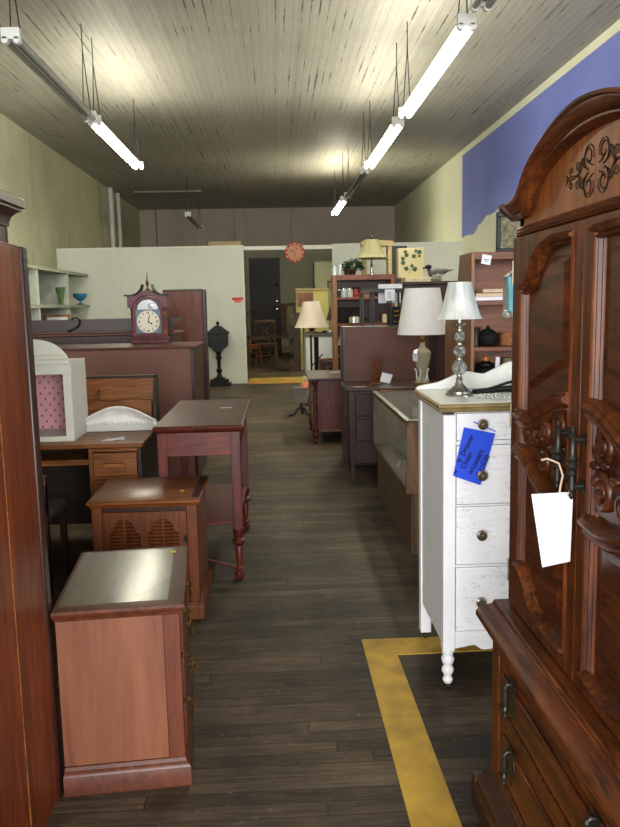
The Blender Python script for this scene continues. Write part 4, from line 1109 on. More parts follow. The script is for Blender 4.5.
# ------------------------------------------------------------------ glass display case
def glass_case():
    t = thing('display_case', 'low wood framed glass display case with boarded base behind the white chest', 'display case', (.92, 4.92, 0))
    x0, x1, y0, y1, z0, z1 = -.222, .222, -.75, .75, .355, .765
    ob('end_panel', MB().box(x0, x1, y0, y0 + .02, z0, z1 - .012), 'grey_wood', t, .002)
    ob('end_panel', MB().box(x0, x1, y1 - .02, y1, z0, z1 - .012), 'grey_wood', t, .002)
    ob('back_panel', MB().box(x1 - .015, x1, y0 + .02, y1 - .02, z0, z1 - .012), 'grey_wood', t)
    ob('case_floor', MB().box(x0, x1, y0 + .02, y1 - .02, z0, z0 + .02), 'grey_wood', t, .002)
    fr = MB().box(x0 - .002, x0 + .016, y0, y1, z1 - .026, z1).box(x1 - .03, x1 + .002, y0, y1, z1 - .022, z1).box(x0, x1, y0 - .002, y0 + .05, z1 - .012, z1).box(x0, x1, y1 - .05, y1, z1 - .012, z1)
    fr.box(x0 - .002, x0 + .016, y0 + .02, y1 - .02, z0 + .0, z0 + .03)
    ob('frame', fr, 'case_base', t, .002)
    ob('metal_edge', MB().box(x0 - .004, x1, y0 - .004, y0 + .01, z1, z1 + .003).box(x0 - .004, x0 + .022, y0, y1, z1, z1 + .003), 'nickel', t)
    ob('glass_front', MB().box(x0 + .002, x0 + .007, y0 + .02, y1 - .02, z0 + .03, z1 - .026), 'clear_glass', t)
    ob('glass_top', MB().box(x0 + .016, x1 - .03, y0 + .05, y1 - .05, z1 - .008, z1 - .002), 'clear_glass', t)
    b = MB(); n = 12
    for k in range(n):
        a = y0 + .03 + k * (y1 - y0 - .06) / n; b.box(x0 + .03, x0 + .045, a + .001, a + (y1 - y0 - .06) / n - .001, 0, z0)
    b.box(x0 + .045, x1 - .02, y0 + .03, y0 + .045, 0, z0).box(x0 + .045, x1 - .02, y1 - .045, y1 - .03, 0, z0).box(x1 - .03, x1 - .02, y0 + .045, y1 - .045, 0, z0)
    ob('base', b, 'case_base', t, .003)
glass_case()
def lump(name, c, r, mat, label, cat, seed):
    rn = random.Random(seed); m = MB().ball((0, 0, r[2]), r, 20, 12)
    ph = [rn.uniform(0, 6) for _ in range(4)]
    m.v = [(x * (1 + .10 * math.sin(9 * y / r[1] + ph[0])), y * (1 + .08 * math.sin(5 * x / r[0] + ph[1])), max(.0, z * (1 + .15 * math.sin(4 * x / r[0] + 3 * y / r[1] + ph[2])))) for x, y, z in m.v]
    return tag(ob(name, m, mat, loc=c, ang=70), label, cat)
lump('folded_cloth', (.92, 5.15, .376), (.14, .22, .055), 'cloth_dark', 'dark grey cloth lying farther back inside the glass case', 'cloth', 3)
lump('folded_cloth', (.93, 4.55, .376), (.14, .20, .04), 'mottled', 'mottled grey cloth lying nearest inside the glass case', 'cloth', 5)
ch_ = MB()
for k in range(30):
    a = k / 30 * 2 * PI; ch_.ball((.09 * math.cos(a) + .01 * math.sin(5 * a), .12 * math.sin(a), .006), .007, 8, 5)
tag(ob('bead_necklace', ch_, 'pale_glass', loc=(.84, 4.82, .376)), 'pale bead string lying on the floor of the glass case', 'beads')

# ------------------------------------------------------------------ maroon desk, cabinet back, bookshelves
def maroon_desk():
    t = thing('writing_desk', 'dark maroon wooden desk beside the aisle just behind the glass case', 'desk', (.945, 6.32, 0))
    x0, x1, y0, y1, H = -.385, .38, -.26, .27, .745
    ob('tabletop', MB().box(x0 - .02, x1 + .02, y0 - .03, y1 + .03, H - .022, H), 'dark_wood_x', t, .006)
    ob('body', MB().box(x0 + .04, x1 - .04, y0 + .012, y1 - .01, .16, H - .022), 'maroon_wood', t, .002)
    f = MB()
    for z in (.70, .50, .30, .15): f.box(x0 + .05, x1 - .05, y0 + .002, y0 + .02, z, z + .02)
    f.box(-.01, .01, y0 + .002, y0 + .02, .15, .72)
    ob('front_frame', f, 'maroon_wood', t, .002)
    for xa, xb in ((x0 + .055, -.012), (.012, x1 - .055)):
        for za, zb in ((.525, .695), (.325, .495)):
            dr = ob('drawer', MB().box(xa, xb, y0 + .004, y0 + .02, za, zb), 'maroon_wood', t, .004)
            ob('knob', MB().lathe([(.006, 0), (.006, -.008), (.013, -.014), (.004, -.02)], ((xa + xb) / 2, y0 + .004, (za + zb) / 2), 12, 'y'), 'brass', dr)
    for sx in (x0 + .025, x1 - .025):
        for sy in (y0 + .02, y1 - .02):
            l = MB().box(sx - .025, sx + .025, sy - .025, sy + .025, .42, H - .022)
            l.prism([(sx - .025, sy - .025), (sx + .025, sy - .025), (sx + .025, sy + .025), (sx - .025, sy + .025)], 'z', .42, .05, [(sx - .016, sy - .016), (sx + .016, sy - .016), (sx + .016, sy + .016), (sx - .016, sy + .016)])
            l.box(sx - .02, sx + .02, sy - .02, sy + .02, 0, .05)
            ob('leg', l, 'maroon_wood', t, .003)
maroon_desk()
def blank(name, pts, label, cat, lines=0):
    return None
tag(ob('paper_slip', sheet([(-.045, -.015, 0), (.045, -.015, 0), (.045, .015, 0), (-.045, .015, 0)], .001), 'paper', loc=(.66, 6.15, .7465)), 'white paper slip lying flat on the maroon desk', 'paper')
tag(ob('price_sticker', MB().box(-.03, .03, -.012, .012, 0, .001), 'orange_tag', loc=(.78, 5.62, .7685)), 'small orange sticker on the far corner of the glass case', 'sticker')
t = thing('wire_ornament', 'small rusty wire tree ornament standing on the maroon desk', 'ornament', (.83, 6.42, .745))
m = MB(); rn = random.Random(4)
for k in range(9):
    a = k * .7; m.tube(smooth([(.01 * math.cos(a), .01 * math.sin(a), .0), (.05 * math.cos(a), .03 * math.sin(a), .05), (.02 * math.cos(a + 1), .02 * math.sin(a + 1), .12), (.04 * math.cos(a + 2), .03 * math.sin(a + 2), .15 + .01 * k)]), .004, 5)
for k in range(26): m.ball((rn.uniform(-.06, .06) * (1 - k / 34), rn.uniform(-.03, .03), .01 + k * .0085), .010, 8, 5)
ob('wire', m, 'bookcase_wood', t)
ob('base', MB().lathe([(.07, 0), (.06, .008), (.01, .015)], (0, 0, 0), 14), 'bookcase_wood', t)
t = thing('price_card', 'tilted white price card leaning against the wire ornament on the maroon desk', 'card', (.885, 6.33, .748))
ob('card', sheet([(-.045, -.01, .02), (.035, -.016, .0), (.065, .01, .07), (-.02, .016, .092)], .002), 'paper', t)
t = thing('cabinet', 'brown cabinet turned backwards, standing right behind the maroon desk', 'cabinet', (.95, 6.83, 0))
ob('back_panel', MB().box(-.36, .365, -.165, -.155, .03, 1.20), 'hardboard_dark', t)
ob('body', MB().box(-.375, .375, -.15, .15, 0, 1.205), 'dark_wood', t, .004)
ob('edge_strip', MB().box(-.375, -.358, -.17, -.15, 0, 1.208), 'dark_wood', t, .002); ob('edge_strip', MB().box(.36, .375, -.17, -.15, 0, 1.208), 'dark_wood', t, .002)
t = thing('tall_cabinet', 'tall dark brown cabinet behind the white pleated lamp, duck decoy on top', 'cabinet', (1.44, 7.3, 0))
ob('body', MB().box(-.255, .25, -.24, .22, 0, 1.555), 'dark_wood', t, .004)
ob('top', MB().box(-.275, .27, -.265, .24, 1.555, 1.585), 'dark_wood_x', t, .006)
ob('door', MB().box(-.24, -.005, -.252, -.238, .05, 1.53), 'dark_wood', t, .003); ob('door', MB().box(.005, .235, -.252, -.238, .05, 1.53), 'dark_wood', t, .003)
# painting box, cream box, decoy on it
tag(ob('storage_box', MB().box(-.135, .20, -.12, .10, 0, .035), 'cream_box', bev=.003, loc=(1.31, 7.18, 1.585)), 'flat cream box under the yellow ivy box on the tall cabinet', 'box')
t = thing('painted_box', 'pale yellow box painted with green ivy leaves beside the duck decoy', 'box', (1.235, 7.16, 1.62))
ob('body', MB().box(-.115, .115, -.05, .05, 0, .265), 'yellow_box', t, .004)
ob('side_edge', MB().box(.115, .122, -.045, .045, .004, .262), 'pale_yellow', t)
lv = MB()
def leaf(x, z, r, a):
    pts = [(0, -1), (.5, -.75), (.95, -.1), (.55, 0), (.6, .55), (.2, .45), (0, 1), (-.2, .45), (-.6, .55), (-.55, 0), (-.95, -.1), (-.5, -.75)]
    c, s = math.cos(a), math.sin(a)
    lv.prism([(x + r * (px * c - pz * s), z + r * (px * s + pz * c)) for px, pz in pts], 'y', -.0515, -.049)
for x, z, r, a in ((-.05, .235, .020, .3), (-.035, .205, .024, -1), (-.075, .175, .022, .8), (-.07, .14, .026, 0), (.045, .24, .018, .5), (.075, .225, .026, 2.2), (.03, .195, .024, -.6), (.075, .195, .016, 1), (-.045, .085, .026, 1.2), (.01, .11, .020, .1), (.04, .08, .028, -1.1)): leaf(x, z, r, a)
for p_ in ([(-.045, .22), (-.05, .18), (-.07, .15)], [(.06, .22), (.05, .19), (.045, .16)], [(-.04, .08), (0, .075), (.03, .08)], [(.0, .075), (-.01, .05), (-.02, .04)]): lv.tube([(x, -.0505, z) for x, z in p_], .0018, 5)
ob('ivy_painting', lv, 'leaf_paint', t)
t = thing('duck_decoy', 'carved duck decoy with black head and long tail on the tall cabinet', 'decoy', (1.475, 7.1, 1.585))
ob('stand', MB().lathe([(.062, 0), (.066, .02), (.05, .045), (.03, .052)], (-.02, 0, 0), 12), 'duck_rock', t)
m = MB(); rows = []
for u, z, ry, rz in ((-.085, .075, .012, .014), (-.07, .078, .034, .032), (-.03, .078, .045, .042), (.02, .08, .043, .038), (.06, .086, .03, .026), (.10, .094, .014, .010), (.15, .102, .005, .003)):
    rows.append([(u, ry * math.cos(2 * PI * k / 14), z + rz * math.sin(2 * PI * k / 14)) for k in range(14)])
m.grid(rows, True); bd_ = ob('body', m, 'duck_body', t)
ob('belly', MB().ball((-.01, 0, .064), (.07, .042, .028), 16, 8), 'duck_belly', t)
hd = MB().ball((-.082, 0, .13), (.030, .022, .022), 14, 9).tube([(-.075, 0, .09), (-.078, 0, .125)], [.016, .015], 10)
ob('head', hd, 'black_satin', t); ob('bill', MB().tube([(-.105, 0, .125), (-.135, 0, .118)], [.010, .005], 8), 'cloth_dark', t)
# near bookcase
def bookcase_near():
    t = thing('bookcase', 'brown wooden bookcase behind the white chest holding teapots and books', 'bookcase', (1.18, 4.7, 0))
    side = [(0, 0), (0, 1.69), (.30, 1.69), (.36, 1.50), (.50, 1.40), (.72, 1.25), (.72, 0)]
    ob('side_panel', MB().prism(side, 'x', 0, .022), 'bookcase_z', t, .002)
    ob('side_panel', MB().prism(side, 'x', .76, .782), 'bookcase_z', t, .002)
    ob('back_panel', MB().box(.02, .76, .285, .30, 0, 1.68), 'bookcase_wood', t)
    ob('header_rail', MB().box(.02, .76, .0, .02, 1.645, 1.69), 'bookcase_wood', t, .003)
    ob('top', MB().box(.02, .76, .02, .29, 1.675, 1.69), 'bookcase_wood', t, .002)
    for z in (1.375, 1.095, .84, .45, .05): ob('shelf', MB().box(.022, .76, .008, .286, z, z + .028), 'bookcase_wood', t, .003)
    return t
bookcase_near()
t = thing('price_card', 'tilted white price card on the top rail of the near bookcase', 'card', (1.27, 4.7, 1.645))
ob('card', sheet([(-.032, 0, -.022), (.022, -.004, -.034), (.032, -.004, .022), (-.022, 0, .032)], .0015), 'paper', t)
ob('writing', MB().box(-.014, .016, -.0052, -.0035, -.002, .002).box(-.010, .012, -.0052, -.0035, -.012, -.009), 'ink', t)
for i, (x, z, w, m_, l, rz) in enumerate(((1.30, 1.403, .19, 'paper', 'white book at the bottom of the pile on the near bookcase', 3), (1.31, 1.425, .17, 'book_tan', 'tan book in the middle of the pile on the near bookcase', -5), (1.325, 1.450, .15, 'book_tan', 'tan book with curled cover topmost on the near bookcase pile', 6))):
    t = thing('book', l, 'book', (x, 4.81, z), rz, 'books piled on the near bookcase')
    ob('cover', MB().box(-w / 2, w / 2, -.08, .08, 0, .003).box(-w / 2, w / 2, -.08, .08, .018, .021).box(-w / 2, -w / 2 + .003, -.08, .08, .003, .018), m_, t)
    ob('pages', MB().box(-w / 2 + .003, w / 2 - .004, -.076, .076, .003, .018), m_, t)
for z, w, l, rz in ((1.403, .10, 'black folded case lying right of the tan books, lower one', -12), (1.431, .12, 'black folded case lying right of the tan books, upper one', 10)):
    tag(ob('folded_case', MB().prism([(-w / 2, -.05), (w / 2, -.06), (w / 2, .05), (-w / 2, .06)], 'z', 0, .026), 'black_satin', bev=.006, loc=(1.465, 4.80, z), rot=(0, 0, R(rz))), l, 'case', 'black cases on the near bookcase')
def teapot(loc, s, mat, label, lid='black_satin', knob=None, rz=0):
    t = thing('teapot', label, 'teapot', loc, rz)
    ob('body', MB().lathe([(.04 * s, 0), (.06 * s, .008 * s), (.08 * s, .04 * s), (.082 * s, .07 * s), (.065 * s, .10 * s), (.045 * s, .112 * s)], (0, 0, 0), 22), mat, t)
    l = ob('lid', MB().lathe([(.048 * s, .110 * s), (.046 * s, .118 * s), (.02 * s, .13 * s), (.006 * s, .133 * s)], (0, 0, 0), 18), lid, t)
    ob('lid_knob', MB().ball((0, 0, .142 * s), .013 * s, 12, 8), knob or mat, l)
    ob('spout', MB().tube(smooth([(-.07 * s, 0, .05 * s), (-.095 * s, 0, .065 * s), (-.105 * s, 0, .09 * s), (-.12 * s, 0, .10 * s)]), .011 * s, 10), mat, t)
    ob('handle', MB().tube(smooth([(.07 * s, 0, .085 * s), (.105 * s, 0, .085 * s), (.11 * s, 0, .05 * s), (.07 * s, 0, .035 * s)]), .007 * s, 8), mat, t)
teapot((1.32, 4.83, 1.123), .82, 'black_matte', 'matte black iron teapot on the middle shelf of the near bookcase', 'black_matte', None, 8)
teapot((1.31, 4.84, .868), 1.22, 'black_satin', 'glossy black teapot with orange lid knob above the white chest', 'black_satin', 'orange_knob', 25)
t = thing('tankard', 'small pewter tankard left of the matte black iron teapot', 'tankard', (1.235, 4.80, 1.123))
ob('body', MB().lathe([(.026, 0), (.022, .01), (.020, .06), (.026, .10), (.030, .115), (.026, .115), (.018, .02)], (0, 0, 0), 16), 'pewter', t)
ob('handle', MB().tube(smooth([(-.02, 0, .09), (-.038, 0, .08), (-.036, 0, .04), (-.02, 0, .03)]), .003, 6), 'pewter', t)
t = thing('basket', 'small wicker basket right of the matte black iron teapot', 'basket', (1.44, 4.84, 1.123))
b_ = MB()
for k in range(7): b_.lathe([(.038, k * .012), (.042, k * .012 + .004), (.042, k * .012 + .008), (.038, k * .012 + .012)], (0, 0, 0), 18)
ob('weave', b_, 'wicker', t)
tag(ob('jar', MB().lathe([(.04, 0), (.06, .02), (.064, .07), (.05, .12), (.028, .145), (.03, .175), (.02, .18)], (0, 0, 0), 18), 'mottled', loc=(1.45, 4.86, .868)), 'mottled green pottery jar right of the glossy black teapot', 'jar')
pt = thing('price_tag', 'little white tag hanging on the glossy black teapot', 'tag', (1.345, 4.70, 1.03))
ob('card', sheet([(-.014, 0, -.03), (.012, 0, -.034), (.016, 0, .03), (-.010, 0, .034)], .001), 'paper', pt)
ob('string', MB().tube([(.003, -.001, .026), (-.015, .06, .03), (-.034, .135, -.008)], .0015, 5), 'book_tan', pt)
t = thing('framed_picture', 'dark framed picture leaning on top of the near bookcase behind the armoire', 'picture', (1.55, 4.88, 1.69))
ob('frame', MB().box(-.17, .17, -.015, .015, 0, .03).box(-.17, .17, -.015, .015, .22, .25).box(-.17, -.145, -.015, .015, .03, .22).box(.145, .17, -.015, .015, .03, .22), 'black_satin', t, .004)
ob('picture', MB().box(-.147, .147, -.006, .006, .028, .222), 'mottled', t)

# tall shelf with small goods
def bookcase_far():
    t = thing('bookcase', 'reddish tall bookcase beside the doorway holding cans, pans and dishes', 'bookcase', (.765, 10.3, 0))
    ob('side_panel', MB().box(0, .055, 0, .32, 0, 1.775), 'bookcase_z', t, .004); ob('side_panel', MB().box(.76, .815, 0, .32, 0, 1.775), 'bookcase_wood', t, .004)
    ob('back_panel', MB().box(.05, .77, .29, .31, 0, 1.77), 'maroon_wood', t)
    ob('header_rail', MB().box(.05, .77, -.004, .02, 1.705, 1.775), 'bookcase_wood', t, .004)
    ob('top', MB().box(.05, .77, .02, .30, 1.755, 1.775), 'bookcase_wood', t)
    for z in (1.455, 1.115, .70, .3, .05): ob('shelf', MB().box(.05, .765, .004, .29, z, z + .03), 'bookcase_wood', t, .003)
bookcase_far()
def can(x, y, z, r, h, m, label, grp, cat='can', name='canister'):
    t = thing(name, label, cat, (x, y, z), 0, grp)
    ob('body', MB().lathe([(r * .96, 0), (r, .008), (r, h * .82)], (0, 0, 0), 18), m, t)
    ob('lid', MB().lathe([(r * 1.02, h * .82), (r * 1.02, h * .95), (r * .9, h)], (0, 0, 0), 18), 'nickel' if m != 'red_lacquer' else 'black_satin', t)
gr = 'canisters on the upper shelf of the far bookcase'
for x, m, l, r, h in ((.85, 'pewter', 'dark narrow canister leftmost on the upper shelf of the far bookcase', .03, .11), (.915, 'pale_glass', 'pale green canister between the dark one and its twin, far bookcase', .042, .125), (.995, 'pale_glass', 'pale green canister next to the red lidded jar, far bookcase', .042, .125)):
    can(x, 10.42, 1.485, r, h, m, l, gr)
can(1.075, 10.42, 1.485, .045, .13, 'red_lacquer', 'red and black lidded jar on the upper shelf of the far bookcase', None, 'jar', 'jar')
tag(ob('bowl', MB().lathe([(.03, 0), (.035, .005), (.075, .04), (.072, .04), (.03, .012)], (0, 0, 0), 18), 'cream_box', loc=(1.21, 10.40, 1.485)), 'shallow cream bowl right of the red jar on the far bookcase', 'bowl')
tag(ob('bowl', MB().lathe([(.04, 0), (.045, .006), (.11, .05), (.105, .05), (.04, .014)], (0, 0, 0), 20), 'grey_metal', loc=(1.41, 10.42, 1.485)), 'wide grey bowl at the right end of the upper shelf, far bookcase', 'bowl')
t = thing('sauce_pan', 'shiny steel saucepan on the middle shelf of the far bookcase', 'pan', (1.04, 10.36, 1.145))
ob('body', MB().lathe([(.085, 0), (.09, .006), (.09, .085), (.096, .09)], (0, 0, 0), 24), 'chrome', t)
ld = ob('lid', MB().lathe([(.096, .09), (.08, .105), (.03, .115)], (0, 0, 0), 24), 'chrome', t); ob('lid_knob', MB().ball((0, 0, .125), .014, 10, 6), 'black_satin', ld)
ob('handle', MB().tube([(.09, 0, .06), (.15, -.02, .065), (.20, -.03, .065)], .010, 8), 'black_satin', t)
t = thing('toaster_oven', 'dark toaster oven with slatted top behind the steel saucepan', 'appliance', (1.0, 10.51, 1.145))
ob('body', MB().box(-.165, .17, -.07, .07, 0, .215), 'black_matte', t, .008)
sl = MB()
for k in range(14): sl.box(-.155 + k * .023, -.142 + k * .023, -.074, .06, .213, .222)
ob('slat', sl, 'pewter', t); ob('dial_knob', MB().cyl((.13, -.078, .10), .012, .01, 12, 'y'), 'red_tag', t)
tag(ob('plate', MB().lathe([(.06, 0), (.07, .004), (.13, .018), (.125, .02), (.06, .008)], (0, 0, 0), 24), 'grey_metal', loc=(1.28, 10.43, 1.145)), 'grey plate on the middle shelf right of the saucepan', 'plate')
tag(ob('mug', MB().lathe([(.035, 0), (.04, .005), (.042, .11), (.038, .11), (.035, .01)], (0, 0, 0), 18), 'cream_box', loc=(1.46, 10.40, 1.145)), 'cream mug at the right end of the middle shelf, far bookcase', 'mug')
t = thing('small_lamp', 'little lamp with pale shade on the lower shelf of the far bookcase', 'lamp', (.90, 10.42, .73))
ob('base', MB().lathe([(.05, 0), (.05, .012), (.012, .03), (.018, .07), (.012, .12), (.012, .14)], (0, 0, 0), 14), 'brass', t)
shade(t, .085, .045, .13, .26, 'shade_cream', 1, 0, 24)
tag(ob('pitcher', MB().lathe([(.045, 0), (.06, .04), (.05, .12), (.03, .17), (.04, .20)], (0, 0, 0), 16), 'ceramic_white', loc=(.90, 10.40, .33)), 'white pitcher on the bottom shelf of the far bookcase', 'pitcher')
# on top of the far bookcase
t = thing('table_lamp', 'olive bell shaded lamp standing on top of the far bookcase', 'lamp', (1.295, 10.45, 1.775))
ob('base', MB().lathe([(.055, 0), (.055, .012), (.02, .03), (.016, .10), (.022, .12), (.012, .14), (.012, .24)], (0, 0, 0), 16), 'nickel', t)
shade(t, .215, .088, .215, .455, 'shade_olive', .62, .02, 48)
ob('finial', MB().lathe([(.008, .44), (.02, .475), (.022, .49), (.008, .505)], (0, 0, 0), 12), 'black_satin', t)
for x, r, h, l in ((.80, .035, .12, 'clear glass jar leftmost on top of the far bookcase'), (.875, .028, .14, 'slim clear glass jar beside the plant on top of the far bookcase')):
    t = thing('glass_jar', l, 'jar', (x, 10.42, 1.775), 0, 'glass jars on the far bookcase')
    ob('body', MB().lathe([(r, 0), (r, h * .85), (r * .7, h * .9)], (0, 0, 0), 16), 'pale_glass', t); ob('lid', MB().lathe([(r * .9, h * .9), (r * .9, h)], (0, 0, 0), 16), 'nickel', t)
def plant(loc, rad, n, label, seed, pot=True, h=.16):
    rn = random.Random(seed); t = thing('potted_plant', label, 'plant', loc)
    ob('pot', MB().lathe([(.035, 0), (.05, .06), (.052, .065), (.045, .065), (.03, .02)], (0, 0, 0), 14), 'dark_wood', t)
    m = MB()
    for k in range(n):
        a = rn.uniform(0, 2 * PI); r = rad * rn.uniform(.2, 1); z = .06 + h * rn.uniform(0, 1) * (1.1 - r / rad * .5)
        c = Vector((r * math.cos(a), r * math.sin(a) * .6, z)); d = Vector((math.cos(a), math.sin(a), rn.uniform(-.5, .6))).normalized() * rn.uniform(.025, .04)
        s = d.cross(Vector((rn.uniform(-1, 1), rn.uniform(-1, 1), 1))).normalized() * .014; u = d.cross(s).normalized() * .0015
        m.add([c - d, c + s + u, c + d, c - s + u, c - u], [(0, 1, 2, 3), (0, 4, 1), (1, 4, 2), (2, 4, 3), (3, 4, 0)])
    ob('foliage', m, 'plant_green', t)
    s = MB()
    for k in range(8):
        a = k * .8; s.tube([(0, 0, .05), (rad * .4 * math.cos(a), rad * .25 * math.sin(a), .05 + h * .6), (rad * .8 * math.cos(a), rad * .45 * math.sin(a), .05 + h * .8)], .003, 5)
    ob('stem', s, 'plant_green', t)
plant((1.04, 10.43, 1.775), .15, 260, 'bushy dark green plant on top of the far bookcase, left of the olive lamp', 3)
plant((.96, 10.35, 1.775), .06, 60, 'tiny green plant at the front between the glass jar and bushy plant', 8, True, .05)
t = thing('wooden_stand', 'pale pine open stand behind the olive shaded lamp', 'stand', (1.44, 10.75, 0))
for x in (-.21, .13):
    for y in (-.08, .08): ob('leg', MB().box(x - .025, x + .025, y - .02, y + .02, 0, 2.16), 'pine', t, .003)
ob('top', MB().box(-.25, .17, -.11, .11, 2.16, 2.23), 'pine', t, .005)
ob('shelf', MB().box(-.20, .13, -.09, .09, 1.99, 2.02), 'pine', t, .003); ob('shelf', MB().box(-.20, .13, -.09, .09, 1.10, 1.13), 'pine', t, .003)
t = thing('dark_frame', 'dark narrow picture frame between the pine stand and the yellow ivy box', 'frame', (1.50, 9.9, 0)) if False else None
t = thing('easel_board', 'dark board on legs showing between the pine stand and the ivy box', 'board', (1.69, 10.95, 0))
ob('board', MB().box(-.06, .16, -.01, .015, 1.55, 2.18), 'door_dark', t, .004)
for x in (-.04, .14): ob('leg', MB().box(x - .015, x + .015, .016, .04, 0, 2.1), 'iron', t, .002)
bar = MB().box(-.24, .24, -.012, .012, 0, .05)
# black stand with papers on the backwards cabinet
def rack():
    t = thing('wire_stand', 'black metal display stand on top of the backwards brown cabinet', 'stand', (.92, 6.82, 1.208))
    f = MB()
    for x in (-.165, -.075, .075, .17):
        f.box(x - .008, x + .008, -.10, -.084, 0, .30).box(x - .008, x + .008, .084, .10, 0, .30)
    f.box(-.175, .18, -.105, -.08, .285, .315).box(-.175, .18, .08, .105, .285, .315).box(.155, .18, -.1, .1, .285, .31).box(-.175, -.155, -.1, .1, .285, .31)
    ob('frame', f, 'black_satin', t, .002)
    ob('cabinet_box', MB().box(.078, .168, -.082, .082, .002, .16), 'black_matte', t, .004)
    h = MB()
    for z in (.04, .09, .13): h.tube([(.10, -.084, z), (.115, -.092, z - .012), (.14, -.092, z - .006), (.15, -.084, z + .004)], .003, 5)
    ob('handle', h, 'brass', t)
    ob('branch_ornament', MB().tube(smooth([(-.25, -.08, .285), (-.20, -.09, .27), (-.17, -.1, .29), (-.12, -.1, .275), (-.10, -.095, .30)]), .008, 6), 'bookcase_wood', t)
rack()
def notice(loc, w, h, label, lines):
    t = thing('notice_sheet', label, 'paper', loc)
    ob('sheet', MB().box(-w / 2, w / 2, -.001, .001, 0, h), 'paper', t)
    l = MB(); rn = random.Random(int(w * 1000))
    for k in range(lines):
        z = h * .2 + k * h * .6 / lines; l.box(-w * .3, -w * .3 + w * rn.uniform(.35, .6), -.002, -.001, z, z + .004)
    ob('writing', l, 'label_line', t)
notice((.985, 6.7135, 1.42), .085, .095, 'white printed sheet fixed to the black display stand', 6)
notice((1.02, 6.9265, 1.40), .21, .165, 'larger white printed sheet fixed behind the black display stand', 6)
t = None
# ------------------------------------------------------------------ small dresser by the aisle
def low_dresser():
    t = thing('low_dresser', 'small reddish dresser with beaded corner posts beside the aisle toward the doorway', 'dresser', (.72, 8.27, 0))
    x0, x1, y0, y1 = -.36, .34, -.46, .46
    ob('top', MB().box(x0 - .045, x1 + .03, y0 - .04, y1 + .04, .645, .668), 'dark_wood_x', t, .006)
    ob('body', MB().box(x0 + .03, x1 - .01, y0 + .02, y1 - .02, .13, .645), 'mahogany_z', t, .003)
    for sx in (x0 + .02, x1 - .03):
        for sy in (y0 + .012, y1 - .012):
            pr_ = [(.012, 0), (.025, .01), (.028, .03), (.016, .05), (.03, .065), (.032, .10), (.022, .12), (.032, .135), (.032, .15)]
            z = .15; k = 0
            while z < .60: pr_ += [(.022, z), (.030, z + .010)]; z += .02
            pr_ += [(.032, .61), (.032, .645)]
            ob('leg', MB().lathe(pr_, (sx, sy, 0), 12), 'mahogany_z', t, ang=60)
    for z0, z1 in ((.49, .63), (.33, .475), (.16, .315)):
        dr = ob('drawer', MB().box(x0 + .015, x0 + .04, y0 + .05, y1 - .05, z0, z1), 'oak_z', t, .006)
        for y in (-.24, .24): ob('knob', MB().lathe([(.008, 0), (.006, -.012), (.018, -.022), (.006, -.03)], (x0 + .015, y, (z0 + z1) / 2), 12, 'x'), 'brass', dr)
    ob('apron', MB().prism([(y0 + .04, .16), (y0 + .04, .12), (-.2, .10), (0, .135), (.2, .10), (y1 - .04, .12), (y1 - .04, .16)], 'x', x0 + .02, x0 + .035), 'mahogany_z', t, .003)
    ob('bottom_rail', MB().box(x0 + .04, x1 - .03, y0 + .012, y0 + .022, .12, .14), 'grey_wood', t)
low_dresser()
tag(ob('paper_slip', sheet([(-.05, -.02, 0), (.05, -.02, 0), (.06, .02, 0), (-.04, .02, 0)], .001), 'paper', loc=(.63, 8.45, .6695)), 'white paper slip on the small reddish dresser top', 'paper')
t = thing('pedestal_stand', 'grey box stand on black curved tripod feet beside the small dresser', 'stand', (.305, 9.85, 0))
ob('box', MB().box(-.09, .085, -.08, .08, .17, .36), 'stone_grey', t, .008); ob('lip', MB().box(-.10, .095, -.09, .09, .35, .37), 'grey_metal', t, .004)
ob('column', MB().cyl((0, 0, .08), .018, .10, 10), 'black_satin', t)
for a in (200, 320, 80):
    c, s = math.cos(R(a)), math.sin(R(a)); ob('foot', MB().tube(smooth([(0, 0, .10), (.05 * c, .05 * s, .09), (.10 * c, .10 * s, .03), (.17 * c, .17 * s, .014)]), [.016] * 18 + [.014], 8), 'black_satin', t)
t = thing('doll', 'small blond doll in an orange dress sitting on the grey stand', 'doll', (.355, 9.83, .37))
ob('dress', MB().lathe([(.055, 0), (.05, .02), (.032, .06), (.02, .075)], (0, 0, 0), 14), 'orange_cloth', t)
ob('head', MB().ball((0, 0, .10), (.028, .026, .030), 14, 9).tube([(-.02, -.01, .065), (-.045, -.04, .03)], [.009, .007], 8).tube([(.02, -.01, .065), (.045, -.04, .03)], [.009, .007], 8), 'skin_doll', t)
ob('hair', MB().ball((0, .006, .108), (.034, .032, .030), 14, 8), 'pale_yellow', t)

# ------------------------------------------------------------------ beyond the doorway
t = thing('kitchen_cabinet', 'white cabinet with black post in front of the doorway, lamp on top', 'cabinet', (.64, 11.3, 0))
ob('body', MB().box(-.225, .26, -.25, .25, .07, .96), 'locker_cream', t, .004); ob('worktop', MB().box(-.24, .28, -.27, .27, .96, 1.0), 'stone_grey', t, .006)
ob('side_door', MB().box(-.215, -.10, -.262, -.25, .09, .94), 'white_plastic', t, .004); ob('front_door', MB().box(-.035, .255, -.262, -.25, .09, .94), 'white_plastic', t, .004)
ob('dark_gap', MB().box(-.10, -.035, -.256, -.25, .07, .95), 'black_matte', t)
ob('plinth', MB().box(-.2, .24, -.22, .24, 0, .07), 'black_matte', t)
t = thing('table_lamp', 'cream bell shaded lamp on the white cabinet seen through the doorway', 'lamp', (.52, 11.2, 1.0))
ob('base', MB().lathe([(.09, 0), (.09, .015), (.03, .03), (.05, .06), (.02, .09), (.015, .12)], (0, 0, 0), 16), 'brass', t)
shade(t, .25, .115, .08, .445, 'shade_cream', .75, .01, 16)
t = thing('table_lamp', 'small dark brown shaded lamp with pale stem right of the cream lamp', 'lamp', (.83, 11.35, 1.0))
